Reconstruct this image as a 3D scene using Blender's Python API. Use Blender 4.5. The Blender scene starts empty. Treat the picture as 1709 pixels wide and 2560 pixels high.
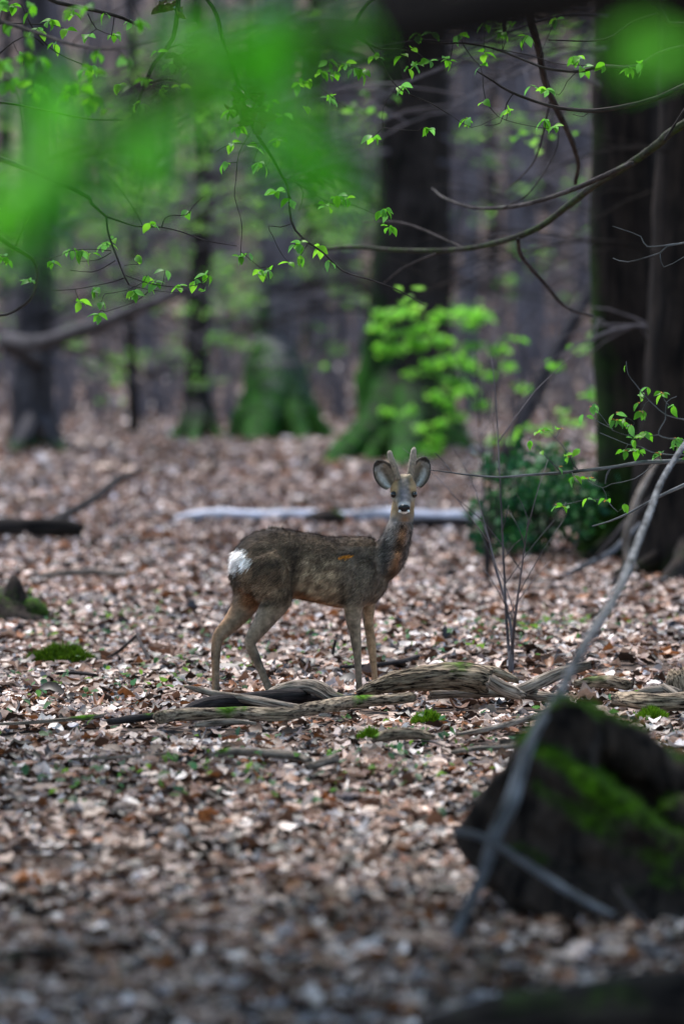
import bpy, bmesh, math, random
import numpy as np
from mathutils import Vector, Matrix, noise
R = math.radians
random.seed(7); rng = np.random.default_rng(7)
S = bpy.context.scene
C = S.collection

# ------------------------------------------------------------------ camera
FPX, HORIZ, CAMH = 10458.0, 880.0, 1.48          # focal length and horizon in photo pixels, lens height in m
PITCH = math.atan((1280 - HORIZ) / FPX)
cd = bpy.data.cameras.new('camera'); cam = bpy.data.objects.new('camera', cd); C.objects.link(cam)
cam.location = (0, 0, CAMH); cam.rotation_euler = (math.pi / 2 - PITCH, 0, 0)
cd.sensor_fit = 'HORIZONTAL'; cd.sensor_width = 36.0; cd.lens = 36.0 * FPX / 1709
cd.clip_start = 0.1; cd.clip_end = 1500
cd.dof.use_dof = True; cd.dof.focus_distance = 17.3; cd.dof.aperture_fstop = 3.1
S.camera = cam
# ------------------------------------------------------------------ sky, sun, exposure
SUN_EL, SUN_AZ = 62, 335
w = bpy.data.worlds.new('World'); S.world = w; w.use_nodes = True
nt = w.node_tree; nt.nodes.clear()
sky = nt.nodes.new('ShaderNodeTexSky'); sky.sky_type = 'NISHITA'; sky.sun_disc = False
sky.sun_elevation = R(SUN_EL); sky.sun_rotation = R(SUN_AZ); sky.air_density = 1.0; sky.dust_density = 1.0; sky.ozone_density = 1.0
bg = nt.nodes.new('ShaderNodeBackground'); bg.inputs[1].default_value = 0.115
wo = nt.nodes.new('ShaderNodeOutputWorld')
nt.links.new(sky.outputs[0], bg.inputs[0]); nt.links.new(bg.outputs[0], wo.inputs[0])
sl = bpy.data.lights.new('sun', 'SUN'); sl.energy = 2.0; sl.angle = R(12); sl.color = (1.0, 0.97, 0.93)
so = bpy.data.objects.new('sun', sl); C.objects.link(so)
az = R(SUN_AZ)
sdir = Vector((math.sin(az) * math.cos(R(SUN_EL)), math.cos(az) * math.cos(R(SUN_EL)), math.sin(R(SUN_EL))))
so.rotation_euler = sdir.to_track_quat('Z', 'Y').to_euler(); so.location = (0, 0, 30)
S.view_settings.view_transform = 'Standard'; S.view_settings.look = 'None'
S.view_settings.exposure = 1.65; S.view_settings.gamma = 1.0
S.render.engine = 'CYCLES'; S.cycles.use_denoising = True
S.cycles.max_bounces = 6; S.cycles.transparent_max_bounces = 6

# ------------------------------------------------------------------ helpers
CP, SP = math.cos(PITCH), math.sin(PITCH)
def at(px, py, d):
    """point of the place seen at photo pixel (px, py), d metres in front of the lens"""
    dx, up = (px - 854.5), (1280 - py)
    vy = CP * FPX + SP * up; vz = -SP * FPX + CP * up
    k = d / vy
    return Vector((dx * k, d, CAMH + vz * k))
def dist(py): return CAMH * FPX / max(py - HORIZ, 1)
def pxm(d): return d / FPX

def gz(x, y):
    h = 0.022 * math.sin(x * 1.7 + y * 0.6) + 0.018 * math.sin(y * 1.3 - x * 0.8 + 1) + 0.02 * math.sin(x * .5 + y * .33)
    if 16.2 < y < 19.2: h *= 0.3
    if y > 100: h += 48 * ((y - 100) / 200) ** 1.4
    return h
def gz_np(x, y):
    h = 0.022 * np.sin(x * 1.7 + y * 0.6) + 0.018 * np.sin(y * 1.3 - x * 0.8 + 1) + 0.02 * np.sin(x * .5 + y * .33)
    h = np.where((y > 16.2) & (y < 19.2), h * .3, h)
    return h + np.where(y > 100, 48 * (np.maximum(y - 100, 0) / 200) ** 1.4, 0)

def mesh_np(name, verts, faces, smooth=True):
    me = bpy.data.meshes.new(name)
    me.from_pydata([tuple(v) for v in verts], [], [tuple(f) for f in faces])
    if smooth: me.polygons.foreach_set('use_smooth', [True] * len(me.polygons))
    me.update(); return me
def mesh_tris(name, verts, tris, smooth=False):
    """fast path for big triangle soups (numpy arrays)"""
    me = bpy.data.meshes.new(name)
    n, t = len(verts), len(tris)
    me.vertices.add(n); me.vertices.foreach_set('co', np.asarray(verts, np.float32).ravel())
    me.loops.add(t * 3); me.loops.foreach_set('vertex_index', np.asarray(tris, np.int32).ravel())
    me.polygons.add(t); me.polygons.foreach_set('loop_start', np.arange(0, t * 3, 3, dtype=np.int32))
    me.polygons.foreach_set('loop_total', np.full(t, 3, np.int32))
    if smooth: me.polygons.foreach_set('use_smooth', np.ones(t, bool))
    me.update(calc_edges=True); me.validate(); return me
def set_col(me, cols):
    a = me.color_attributes.new('Col', 'FLOAT_COLOR', 'POINT')
    c = np.ones((len(me.vertices), 4), np.float32); c[:, :3] = cols
    a.data.foreach_set('color', c.ravel())
def set_f(me, name, vals):
    a = me.attributes.new(name, 'FLOAT', 'POINT'); a.data.foreach_set('value', np.asarray(vals, np.float32))
def set_v(me, name, vals):
    a = me.attributes.new(name, 'FLOAT_VECTOR', 'POINT'); a.data.foreach_set('vector', np.asarray(vals, np.float32).ravel())
def obj(name, me, mat, parent=None):
    o = bpy.data.objects.new(name, me); C.objects.link(o)
    if mat is not None and len(me.materials) == 0: me.materials.append(mat)
    if parent is not None: o.parent = parent
    return o
def empty(name, loc, label, cat, group=None):
    o = bpy.data.objects.new(name, None); C.objects.link(o); o.location = loc; o.empty_display_size = .1
    o['label'] = label; o['category'] = cat
    if group: o['group'] = group
    return o
def tag(o, label, cat, group=None):
    o['label'] = label; o['category'] = cat
    if group: o['group'] = group
    return o

def spline(ctrl, step):
    """Catmull-Rom through ctrl rows (x,y,z,r), sampled about every step metres"""
    P = [np.array(c, float) for c in ctrl]
    P = [2 * P[0] - P[1]] + P + [2 * P[-1] - P[-2]]
    out = []
    for i in range(1, len(P) - 2):
        n = max(2, int(np.linalg.norm(P[i + 1][:3] - P[i][:3]) / step))
        for k in range(n):
            t = k / n
            a, b, c, d = P[i - 1], P[i], P[i + 1], P[i + 2]
            v = .5 * (2 * b + (c - a) * t + (2 * a - 5 * b + 4 * c - d) * t * t + (3 * b - a - 3 * c + d) * t ** 3)
            v[3] = b[3] + (c[3] - b[3]) * t
            out.append(v)
    out.append(P[-2]); return np.array(out)

class Soup:
    """collects tubes into one mesh with tpos (bark coordinates) and moss attributes"""
    def __init__(s): s.v, s.f, s.t, s.m = [], [], [], []
    def tube(s, ctrl, seg=8, step=.05, rough=0.0, freq=(30, 6), moss=0.0, cap=True, flat=1.0, mossfn=None, seed=None, jag=0.0):
        P = spline(ctrl, step); n = len(P); b = len(s.v)
        sd = random.random() * 100 if seed is None else seed
        T = np.gradient(P[:, :3], axis=0); T /= np.linalg.norm(T, axis=1)[:, None] + 1e-9
        up = np.array([0, 0, 1.0]) if abs(T[0][2]) < .9 else np.array([1.0, 0, 0])
        L = 0
        for i in range(n):
            t = T[i]; u = np.cross(t, up); u /= np.linalg.norm(u) + 1e-9; w_ = np.cross(u, t); up = w_
            if i: L += np.linalg.norm(P[i, :3] - P[i - 1, :3])
            r = P[i, 3]
            for k in range(seg):
                a = 2 * math.pi * k / seg; ca, sa = math.cos(a), math.sin(a)
                rr = r
                if rough:
                    q = Vector((ca * r * freq[0] + sd, sa * r * freq[0], L * freq[1]))
                    rr = r * (1 + rough * (noise.noise(q) + .6 * noise.noise(q * 2.3) + .8 * noise.noise(Vector((ca * 1.2 + sd, sa * 1.2, L * 3)))))
                jj = 0
                if jag and (i == 0 or i == n - 1): jj = jag * r * random.uniform(-1, 1)
                p = P[i, :3] + u * ca * rr + w_ * sa * rr * flat + t * jj
                s.v.append(p); s.t.append((ca * r + sd, sa * r, L))
                s.m.append(mossfn(p, w_ * sa + u * ca) if mossfn else moss)
        for i in range(n - 1):
            for k in range(seg):
                k2 = (k + 1) % seg
                s.f.append((b + i * seg + k, b + i * seg + k2, b + (i + 1) * seg + k2, b + (i + 1) * seg + k))
        if cap:
            for i, tt in ((0, -.35), (n - 1, .35)):
                c = len(s.v); s.v.append(P[i, :3] + T[i] * tt * P[i, 3] * (0 if jag else 1)); s.t.append((sd, 0, L if i else 0)); s.m.append(0)
                for k in range(seg):
                    k2 = (k + 1) % seg
                    s.f.append((b + i * seg + k2, b + i * seg + k, c) if i == 0 else (b + i * seg + k, b + i * seg + k2, c))
        return P
    def build(s, name, mat, parent=None, origin=None):
        v = np.array(s.v)
        if origin is not None: v = v - np.array(origin)
        elif parent is not None: v = v - np.array(parent.matrix_basis.translation)
        me = mesh_np(name, v, s.f); set_v(me, 'tpos', s.t); set_f(me, 'moss', s.m)
        return obj(name, me, mat, parent)

def remesh(name, pieces, voxel, smooth_n, origin=(0, 0, 0)):
    """one continuous skin round overlapping closed pieces [(verts, faces), ...]"""
    V, F = [], []
    for v, f in pieces:
        b = len(V); V += [tuple(np.array(p) - np.array(origin)) for p in v]; F += [tuple(i + b for i in q) for q in f]
    me = bpy.data.meshes.new('tmp'); me.from_pydata(V, [], F)
    bm = bmesh.new(); bm.from_mesh(me); bmesh.ops.recalc_face_normals(bm, faces=bm.faces); bm.to_mesh(me); bm.free()
    o = bpy.data.objects.new('tmp', me); C.objects.link(o)
    m = o.modifiers.new('r', 'REMESH'); m.mode = 'VOXEL'; m.voxel_size = voxel
    if smooth_n:
        m2 = o.modifiers.new('s', 'SMOOTH'); m2.factor = .5; m2.iterations = smooth_n
    dg = bpy.context.evaluated_depsgraph_get(); ev = o.evaluated_get(dg)
    res = bpy.data.meshes.new_from_object(ev); res.name = name
    bpy.data.objects.remove(o); bpy.data.meshes.remove(me)
    res.polygons.foreach_set('use_smooth', [True] * len(res.polygons)); res.update()
    return res
def co_np(me):
    a = np.empty(len(me.vertices) * 3, np.float32); me.vertices.foreach_get('co', a); return a.reshape(-1, 3)
def no_np(me):
    a = np.empty(len(me.vertices) * 3, np.float32); me.vertices.foreach_get('normal', a); return a.reshape(-1, 3)

# ------------------------------------------------------------------ materials
def nodes(name):
    m = bpy.data.materials.new(name); m.use_nodes = True; t = m.node_tree
    return m, t, t.nodes['Principled BSDF']
def lk(t, a, b): t.links.new(a, b)
def ramp(t, stops):
    r = t.nodes.new('ShaderNodeValToRGB'); e = r.color_ramp.elements
    while len(e) < len(stops): e.new(.5)
    for i, (p, c) in enumerate(stops): e[i].position = p; e[i].color = (*c, 1)
    return r
def col_mat(name, rough=.6, spec=.3, transl=0.0, vary=.25, scale=40):
    m, t, b = nodes(name)
    a = t.nodes.new('ShaderNodeVertexColor'); a.layer_name = 'Col'
    n = t.nodes.new('ShaderNodeTexNoise'); n.inputs['Scale'].default_value = scale; n.inputs['Detail'].default_value = 4
    g = t.nodes.new('ShaderNodeNewGeometry'); lk(t, g.outputs['Position'], n.inputs['Vector'])
    mr = t.nodes.new('ShaderNodeMapRange'); mr.inputs[1].default_value = .3; mr.inputs[2].default_value = .7
    mr.inputs[3].default_value = 1 - vary; mr.inputs[4].default_value = 1 + vary
    lk(t, n.outputs[0], mr.inputs[0])
    mx = t.nodes.new('ShaderNodeVectorMath'); mx.operation = 'SCALE'
    lk(t, a.outputs[0], mx.inputs[0]); lk(t, mr.outputs[0], mx.inputs['Scale'])
    lk(t, mx.outputs[0], b.inputs['Base Color'])
    b.inputs['Roughness'].default_value = rough; b.inputs['Specular IOR Level'].default_value = spec
    if transl:
        tr = t.nodes.new('ShaderNodeBsdfTranslucent'); lk(t, mx.outputs[0], tr.inputs[0])
        ms = t.nodes.new('ShaderNodeMixShader'); ms.inputs[0].default_value = transl
        out = t.nodes['Material Output']
        lk(t, b.outputs[0], ms.inputs[1]); lk(t, tr.outputs[0], ms.inputs[2]); lk(t, ms.outputs[0], out.inputs[0])
    return m
def bark_mat(name, dark, light, moss=(.05, .13, .012), around=70, along=9, bump=.6, rough=.85, grain=.5, mscale=9):
    m, t, b = nodes(name)
    at_ = t.nodes.new('ShaderNodeAttribute'); at_.attribute_name = 'tpos'
    mp = t.nodes.new('ShaderNodeMapping'); mp.inputs['Scale'].default_value = (around, around, along)
    lk(t, at_.outputs['Vector'], mp.inputs['Vector'])
    n1 = t.nodes.new('ShaderNodeTexNoise'); n1.inputs['Scale'].default_value = 1; n1.inputs['Detail'].default_value = 6; n1.inputs['Roughness'].default_value = .65
    lk(t, mp.outputs[0], n1.inputs['Vector'])
    mid = tuple((a + c) / 2 for a, c in zip(dark, light))
    r1 = ramp(t, [(.5 - grain * .3, dark), (.5, mid), (.5 + grain * .36, light)]); lk(t, n1.outputs[0], r1.inputs[0])
    n3 = t.nodes.new('ShaderNodeTexNoise'); n3.inputs['Scale'].default_value = 4.5; n3.inputs['Detail'].default_value = 3
    g = t.nodes.new('ShaderNodeNewGeometry'); lk(t, g.outputs['Position'], n3.inputs['Vector'])
    mr = t.nodes.new('ShaderNodeMapRange'); mr.inputs[1].default_value = .3; mr.inputs[2].default_value = .7; mr.inputs[3].default_value = .55; mr.inputs[4].default_value = 1.3
    lk(t, n3.outputs[0], mr.inputs[0])
    sc = t.nodes.new('ShaderNodeVectorMath'); sc.operation = 'SCALE'; lk(t, r1.outputs[0], sc.inputs[0]); lk(t, mr.outputs[0], sc.inputs['Scale'])
    am = t.nodes.new('ShaderNodeAttribute'); am.attribute_name = 'moss'
    n2 = t.nodes.new('ShaderNodeTexNoise'); n2.inputs['Scale'].default_value = mscale; n2.inputs['Detail'].default_value = 5
    lk(t, g.outputs['Position'], n2.inputs['Vector'])
    ad = t.nodes.new('ShaderNodeMath'); ad.operation = 'ADD'; lk(t, am.outputs['Fac'], ad.inputs[0]); lk(t, n2.outputs[0], ad.inputs[1])
    m2 = t.nodes.new('ShaderNodeMapRange'); m2.inputs[1].default_value = .80; m2.inputs[2].default_value = 1.25
    lk(t, ad.outputs[0], m2.inputs[0])
    n4 = t.nodes.new('ShaderNodeTexNoise'); n4.inputs['Scale'].default_value = 30; lk(t, g.outputs['Position'], n4.inputs['Vector'])
    n4.inputs['Detail'].default_value = 6; n4.inputs['Scale'].default_value = 30 if mscale > 5 else 5
    r4 = ramp(t, [(.35, tuple(c * .25 for c in moss)), (.65, tuple(c * 1.5 for c in moss))]); lk(t, n4.outputs[0], r4.inputs[0])
    mx = t.nodes.new('ShaderNodeMix'); mx.data_type = 'RGBA'
    lk(t, m2.outputs[0], mx.inputs[0]); lk(t, sc.outputs[0], mx.inputs[6]); lk(t, r4.outputs[0], mx.inputs[7])
    lk(t, mx.outputs[2], b.inputs['Base Color'])
    bp = t.nodes.new('ShaderNodeBump'); bp.inputs['Strength'].default_value = bump; bp.inputs['Distance'].default_value = .018
    lk(t, n1.outputs[0], bp.inputs['Height']); lk(t, bp.outputs[0], b.inputs['Normal'])
    b.inputs['Roughness'].default_value = rough; b.inputs['Specular IOR Level'].default_value = .08
    return m
def plain(name, c, rough=.6, spec=.4):
    m, t, b = nodes(name)
    n = t.nodes.new('ShaderNodeTexNoise'); n.inputs['Scale'].default_value = 120
    g = t.nodes.new('ShaderNodeNewGeometry'); lk(t, g.outputs['Position'], n.inputs['Vector'])
    r = ramp(t, [(.3, tuple(x * .8 for x in c)), (.7, tuple(x * 1.2 for x in c))]); lk(t, n.outputs[0], r.inputs[0])
    lk(t, r.outputs[0], b.inputs['Base Color'])
    b.inputs['Roughness'].default_value = rough; b.inputs['Specular IOR Level'].default_value = spec
    return m

M_litter = col_mat('dry_leaf', .5, .4, 0.15, .28, 60)
M_green = col_mat('young_leaf', .45, .3, .62, .15, 25)
M_holly = col_mat('evergreen_leaf', .6, .2, .15, .2, 20)
M_fur = col_mat('deer_coat', .75, .15, 0, .18, 70)
M_moss = col_mat('moss_tuft', .8, .2, .2, .25, 60)
M_trunk = bark_mat('trunk_bark', (.007, .006, .005), (.040, .031, .027), (.014, .068, .003), 9, 1.2, .8, mscale=3)
M_trunkdark = bark_mat('dark_trunk_bark', (.005, .004, .0035), (.030, .021, .016), (.014, .036, .003), 14, 2.0, 1.0, mscale=3)
M_trunkgrey = bark_mat('grey_trunk_bark', (.055, .048, .052), (.19, .165, .175), (.013, .060, .003), 8, 1.0, .5, mscale=3)
M_trunkmid = bark_mat('dim_trunk_bark', (.022, .019, .019), (.085, .074, .076), (.016, .06, .004), 8, 1.0, .6, mscale=3)
M_bark = bark_mat('log_bark', (.012, .008, .006), (.46, .35, .25), (.08, .18, .012), 95, 16, 1.0, grain=.34)
M_wood = bark_mat('weathered_wood', (.024, .018, .014), (.45, .365, .30), (.10, .21, .015), 120, 8, .9, grain=.42)
M_darkwood = bark_mat('dark_wet_wood', (.008, .007, .008), (.06, .05, .05), (.05, .12, .01), 90, 8, .8)
M_white = bark_mat('barkless_pale_wood', (.16, .16, .18), (.66, .66, .72), (.12, .2, .05), 14, 3, .3, .5, grain=.5)
M_twig = bark_mat('twig_bark', (.018, .014, .013), (.075, .062, .06), (.03, .06, .008), 60, 12, .4)
M_greytwig = bark_mat('grey_twig_bark', (.028, .028, .027), (.22, .22, .235), (.05, .10, .02), 60, 9, .4)
M_stump = bark_mat('stump_bark', (.004, .0035, .0035), (.060, .044, .035), (.042, .105, .003), 25, 6, 1.0)

# ------------------------------------------------------------------ ground sheet and hillside
def make_ground():
    ys = np.concatenate([np.arange(-12, 8, 1.0), np.arange(8, 30, .25), np.arange(30, 90, 1.0), np.arange(90, 330, 4.0), [360, 420, 600]])
    us = np.linspace(-1, 1, 121)
    V, F = [], []
    for y in ys:
        hw = 8 + max(y, 0) * .75
        for u in us:
            x = hw * (abs(u) ** 1.6) * (1 if u > 0 else -1)
            V.append((x, y, gz(x, y)))
    n = len(us)
    for i in range(len(ys) - 1):
        for j in range(n - 1):
            F.append((i * n + j, i * n + j + 1, (i + 1) * n + j + 1, (i + 1) * n + j))
    me = mesh_np('ground', V, F)
    m, t, b = nodes('forest_floor')
    g = t.nodes.new('ShaderNodeNewGeometry')
    n1 = t.nodes.new('ShaderNodeTexNoise'); n1.inputs['Scale'].default_value = 14; n1.inputs['Detail'].default_value = 6; n1.inputs['Roughness'].default_value = .7
    lk(t, g.outputs['Position'], n1.inputs['Vector'])
    r1 = ramp(t, [(.32, (.025, .016, .012)), (.5, (.10, .065, .048)), (.68, (.26, .19, .15))]); lk(t, n1.outputs[0], r1.inputs[0])
    n2 = t.nodes.new('ShaderNodeTexNoise'); n2.inputs['Scale'].default_value = .35; n2.inputs['Detail'].default_value = 4
    lk(t, g.outputs['Position'], n2.inputs['Vector'])
    mr = t.nodes.new('ShaderNodeMapRange'); mr.inputs[1].default_value = .3; mr.inputs[2].default_value = .7; mr.inputs[3].default_value = .5; mr.inputs[4].default_value = 1.15
    lk(t, n2.outputs[0], mr.inputs[0])
    sc = t.nodes.new('ShaderNodeVectorMath'); sc.operation = 'SCALE'; lk(t, r1.outputs[0], sc.inputs[0]); lk(t, mr.outputs[0], sc.inputs['Scale'])
    lk(t, sc.outputs[0], b.inputs['Base Color']); b.inputs['Roughness'].default_value = .9; b.inputs['Specular IOR Level'].default_value = .2
    bp = t.nodes.new('ShaderNodeBump'); bp.inputs['Strength'].default_value = .8; bp.inputs['Distance'].default_value = .04
    lk(t, n1.outputs[0], bp.inputs['Height']); lk(t, bp.outputs[0], b.inputs['Normal'])
    o = obj('ground', me, m); o['kind'] = 'structure'; return o
ground = make_ground()

PAL = np.array([(.58, .43, .36), (.38, .255, .195), (.17, .085, .052), (.25, .095, .034), (.026, .016, .012), (.33, .30, .31), (.74, .63, .58), (.085, .046, .031)])
PW = np.array([.14, .14, .19, .085, .22, .05, .06, .18]); PW = PW / PW.sum()
def leaf_template(stations, widths):
    v = [(0, 0)]; tri = []
    for s, w_ in zip(stations, widths): v += [(s, w_), (s, 0), (s, -w_)]
    v.append((1, 0)); n = len(stations); last = len(v) - 1
    tri += [(0, 2, 1), (0, 3, 2)]
    for i in range(n - 1):
        a = 1 + i * 3; b_ = a + 3
        tri += [(a, a + 1, b_ + 1), (a, b_ + 1, b_), (a + 1, a + 2, b_ + 2), (a + 1, b_ + 2, b_ + 1)]
    a = 1 + (n - 1) * 3
    tri += [(a, a + 1, last), (a + 1, a + 2, last)]
    return np.array(v), np.array(tri)
T_near = leaf_template((.12, .3, .48, .66, .86), (.17, .31, .30, .36, .22))
T_mid = leaf_template((.25, .55, .8), (.24, .34, .22))
T_far = leaf_template((.5,), (.36,))
def leaves_np(tmpl, pos, yaw, tilt, roll, size, cu, cv, tw):
    """curled leaves: arrays of N -> verts (N*k,3), tris"""
    uv, tri = tmpl; N = len(pos); k = len(uv)
    u = uv[None, :, 0] - .5; v = uv[None, :, 1]
    x = u * size[:, None]; y = v * size[:, None] * (1 - .25 * np.abs(cv[:, None]))
    z = (cu[:, None] * (u ** 2 - .06) + cv[:, None] * 3.2 * v ** 2 + tw[:, None] * u * v * 2 + .16 * np.sin(u * 13 + tw[:, None] * 9) * np.abs(v)) * size[:, None]
    cr, sr = np.cos(roll)[:, None], np.sin(roll)[:, None]
    y, z = y * cr - z * sr, y * sr + z * cr
    ct, st = np.cos(tilt)[:, None], np.sin(tilt)[:, None]
    x, z = x * ct - z * st, x * st + z * ct
    cy, sy = np.cos(yaw)[:, None], np.sin(yaw)[:, None]
    x, y = x * cy - y * sy, x * sy + y * cy
    V = np.stack([x, y, z], -1) + pos[:, None, :]
    Tt = tri[None] + (np.arange(N) * k)[:, None, None]
    return V.reshape(-1, 3), Tt.reshape(-1, 3), k
def litter_band(d0, d1, dens, size, tmpl, tiltsd, margin=1.1):
    area = .0817 * (d1 * d1 - d0 * d0) + 2 * margin * (d1 - d0)
    N = int(area * dens)
    d = np.sqrt(rng.uniform(d0 ** 2, d1 ** 2, N))
    x = rng.uniform(-1, 1, N) * (.0817 * d + margin)
    z = gz_np(x, d) + rng.uniform(.003, .022, N)
    sz = size * rng.lognormal(0, .28, N)
    tilt = rng.normal(0, tiltsd, N); roll = rng.normal(0, tiltsd, N)
    return [np.stack([x, d, z], -1), rng.uniform(0, 6.28, N), tilt, roll, sz, rng.normal(.1, .45, N), rng.normal(.15, .38, N), rng.normal(0, .45, N)]
def leaf_cols(N, k, pos=None):
    idx = rng.choice(len(PAL), N, p=PW)
    c = PAL[idx] * rng.normal(1, .16, (N, 1)).clip(.5, 1.5)
    if pos is not None:      # darker drifts of leaves between paler ones
        q = np.sin(pos[:, 0] * 2.1 + np.sin(pos[:, 1] * 1.3) * 2) * np.sin(pos[:, 1] * 2.7 + pos[:, 0]) 
        c = c * (1 + .32 * q)[:, None]
    return np.repeat(c, k, 0)
# small green seedlings and grass between the leaves
N = 700
py = rng.uniform(1480, 2050, N); px = rng.uniform(-60, 1760, N)
cl = rng.uniform(0, 1, N)
cen = [(150, 1740), (330, 1560), (620, 1650), (1150, 1640), (1450, 1580), (250, 2000), (560, 1960), (950, 1960), (1060, 1860), (420, 1700), (900, 1640), (1300, 1600), (130, 1560)]
for i in range(N):
    if cl[i] < .75:
        c = cen[rng.integers(len(cen))]; px[i] = rng.normal(c[0], 90); py[i] = rng.normal(c[1], 28)
d = np.array([dist(p) for p in py]); x = (px - 854.5) * d / FPX
pos = np.stack([x, d, gz_np(x, d) + rng.uniform(.025, .06, N)], -1)
v, t, k = leaves_np(T_mid, pos, rng.uniform(0, 6.28, N), rng.normal(.3, .4, N), rng.normal(0, .4, N), rng.uniform(.02, .05, N), rng.normal(0, .5, N), rng.normal(.2, .3, N), rng.normal(0, .3, N))
me = mesh_tris('ground_cover', v, t)
gcol = np.array([(.07, .17, .04), (.05, .13, .06), (.12, .22, .03), (.10, .17, .09)])[rng.integers(0, 4, N)]
set_col(me, np.repeat(gcol, k, 0))
o = obj('ground_cover', me, M_green); o['kind'] = 'stuff'; o['label'] = 'small green seedlings scattered among the dry leaves'; o['category'] = 'seedlings'

# ------------------------------------------------------------------ trees
def trunk_tree(name, label, px, base_py, dia, mat, height=16, lean=(0, 0), roots=(), mossh=0.0, mossside=None, group=None, seg=20, limbs=5, flare=1.35, cat='tree', mossamt=.75, wob=.06):
    d = dist(base_py); b = at(px, base_py, d); b.z = gz(b.x, d)
    root = empty(name, b, label, cat, group)
    s = Soup(); r = dia / 2
    def mf(p, nrm):
        h = p[2] - b.z; m_ = .22 if mossside is not None else 0
        if mossh: m_ = mossamt * max(0, 1 - h / mossh)
        if mossside is not None: m_ += .55 * max(0, nrm[0] * mossside) * max(0, 1 - h / (mossh * 5 + 2))
        return m_
    ctrl = [(b.x, b.y, b.z - .3, r * flare * 1.15), (b.x, b.y, b.z + .05, r * flare)]
    for h in (.5, 1.1, 2, 3.5, 5.5, 8, 11, height):
        k = h / height
        ctrl.append((b.x + lean[0] * h + wob * math.sin(h * .9 + px), b.y + lean[1] * h + wob * math.cos(h * .7 + px), b.z + h, r * ((flare - 1) * math.exp(-h * 1.6 / (dia + .3)) + 1 - .55 * k)))
    s.tube(ctrl, seg, .16 if dia > .5 else .25, .09, (6, 1.1), mossfn=mf)
    o = s.build('trunk', mat, root)
    for (rx, rpy, rr) in roots:
        s2 = Soup(); dd = dist(rpy); e = at(rx, rpy, dd)
        mid = Vector((b.x * .55 + e.x * .45, b.y * .5 + e.y * .5, b.z + rr * 1.5))
        s2.tube([(b.x + (e.x - b.x) * .15, b.y, b.z + rr * 4.6, rr * 1.25), (mid.x, mid.y, mid.z + rr * .4, rr), (e.x * .8 + b.x * .2, e.y * .8 + b.y * .2, b.z + rr * .45, rr * .75), (e.x, e.y, b.z - rr * .4, rr * .4)], 14, .06, .28, (5, 3.5), mossfn=mf)
        s2.build('root', mat, root)
    for i in range(limbs):
        h = height * (.45 + .5 * (i + .5) / limbs); a = i * 2.4 + px
        x0 = b.x + lean[0] * h; y0 = b.y + lean[1] * h; L = random.uniform(2, 4.2)
        s3 = Soup(); rr = r * .28
        s3.tube([(x0, y0, b.z + h, rr), (x0 + math.cos(a) * L * .4, y0 + math.sin(a) * L * .4, b.z + h + L * .35, rr * .7), (x0 + math.cos(a + .3) * L, y0 + math.sin(a + .3) * L, b.z + h + L * .9, rr * .2)], 6, .3)
        for q in range(3):
            a2 = a + random.uniform(-1, 1); f = random.uniform(.4, .9)
            bx, by, bz = x0 + math.cos(a) * L * f, y0 + math.sin(a) * L * f, b.z + h + L * f * .85
            s3.tube([(bx, by, bz, rr * .35), (bx + math.cos(a2) * 1.2, by + math.sin(a2) * 1.2, bz + .7, rr * .1)], 5, .4)
        s3.build('limb', mat, root)
    return root, b

T = {}
T['mossy'] = trunk_tree('old_beech_tree', 'massive old tree with moss covered root flare rising behind the roe deer', 1028, 1132, 1.25, M_trunk, roots=((815, 1160, .24), (1000, 1168, .22), (1190, 1130, .22), (910, 1156, .22)), mossh=2.0, mossside=-1, flare=1.4, mossamt=.8)
T['right'] = trunk_tree('old_oak_tree', 'huge nearly black trunk with spreading roots beside the dark evergreen shrub', 1752, 1432, .80, M_trunkdark, roots=((1500, 1445, .06), (1640, 1470, .07)), mossh=.5, flare=1.3, mossamt=.45)
T['right2'] = trunk_tree('dark_beech_tree', 'dark green stained trunk standing just behind the huge black trunk', 1592, 1395, .56, M_trunkdark, lean=(-.012, 0), mossh=2.5, mossside=-1, flare=1.5, roots=((1440, 1408, .07),), mossamt=.4)
T['midl'] = trunk_tree('dark_slender_tree', 'slender dark trunk left of the grey trunk with green mossy foot', 500, 1092, .40, M_trunk, mossh=.9, flare=1.9, roots=((420, 1102, .12), (560, 1100, .12), (480, 1108, .12)))
T['grey'] = trunk_tree('grey_beech_tree', 'grey smooth trunk on a broad moss covered root mound', 690, 1086, .80, M_trunkgrey, mossh=2.8, mossside=-1, roots=((575, 1098, .30), (835, 1094, .27), (630, 1110, .32), (770, 1106, .24)), flare=1.7, mossamt=1.0)
T['midd'] = trunk_tree('far_beech_tree', 'narrow dark trunk between the grey trunk and the massive mossy tree', 788, 1012, .62, M_trunk, mossh=1, flare=1.2)
T['left'] = trunk_tree('left_grey_tree', 'dim grey trunk above the fallen forked branch', 92, 1118, .58, M_trunkmid, mossh=.3, flare=1.6, roots=((30, 1128, .12), (160, 1126, .1)))
T['left2'] = trunk_tree('thin_grey_tree', 'very thin bluish grey stem next to the dim grey trunk', 146, 1070, .16, M_trunkgrey, flare=1.1, seg=10, limbs=3)
T['thin1'] = trunk_tree('thin_dark_tree', 'thin dark stem standing among pale leaves left of the slender dark trunk', 336, 1082, .20, M_trunk, flare=1.3, seg=10, limbs=3)
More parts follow.
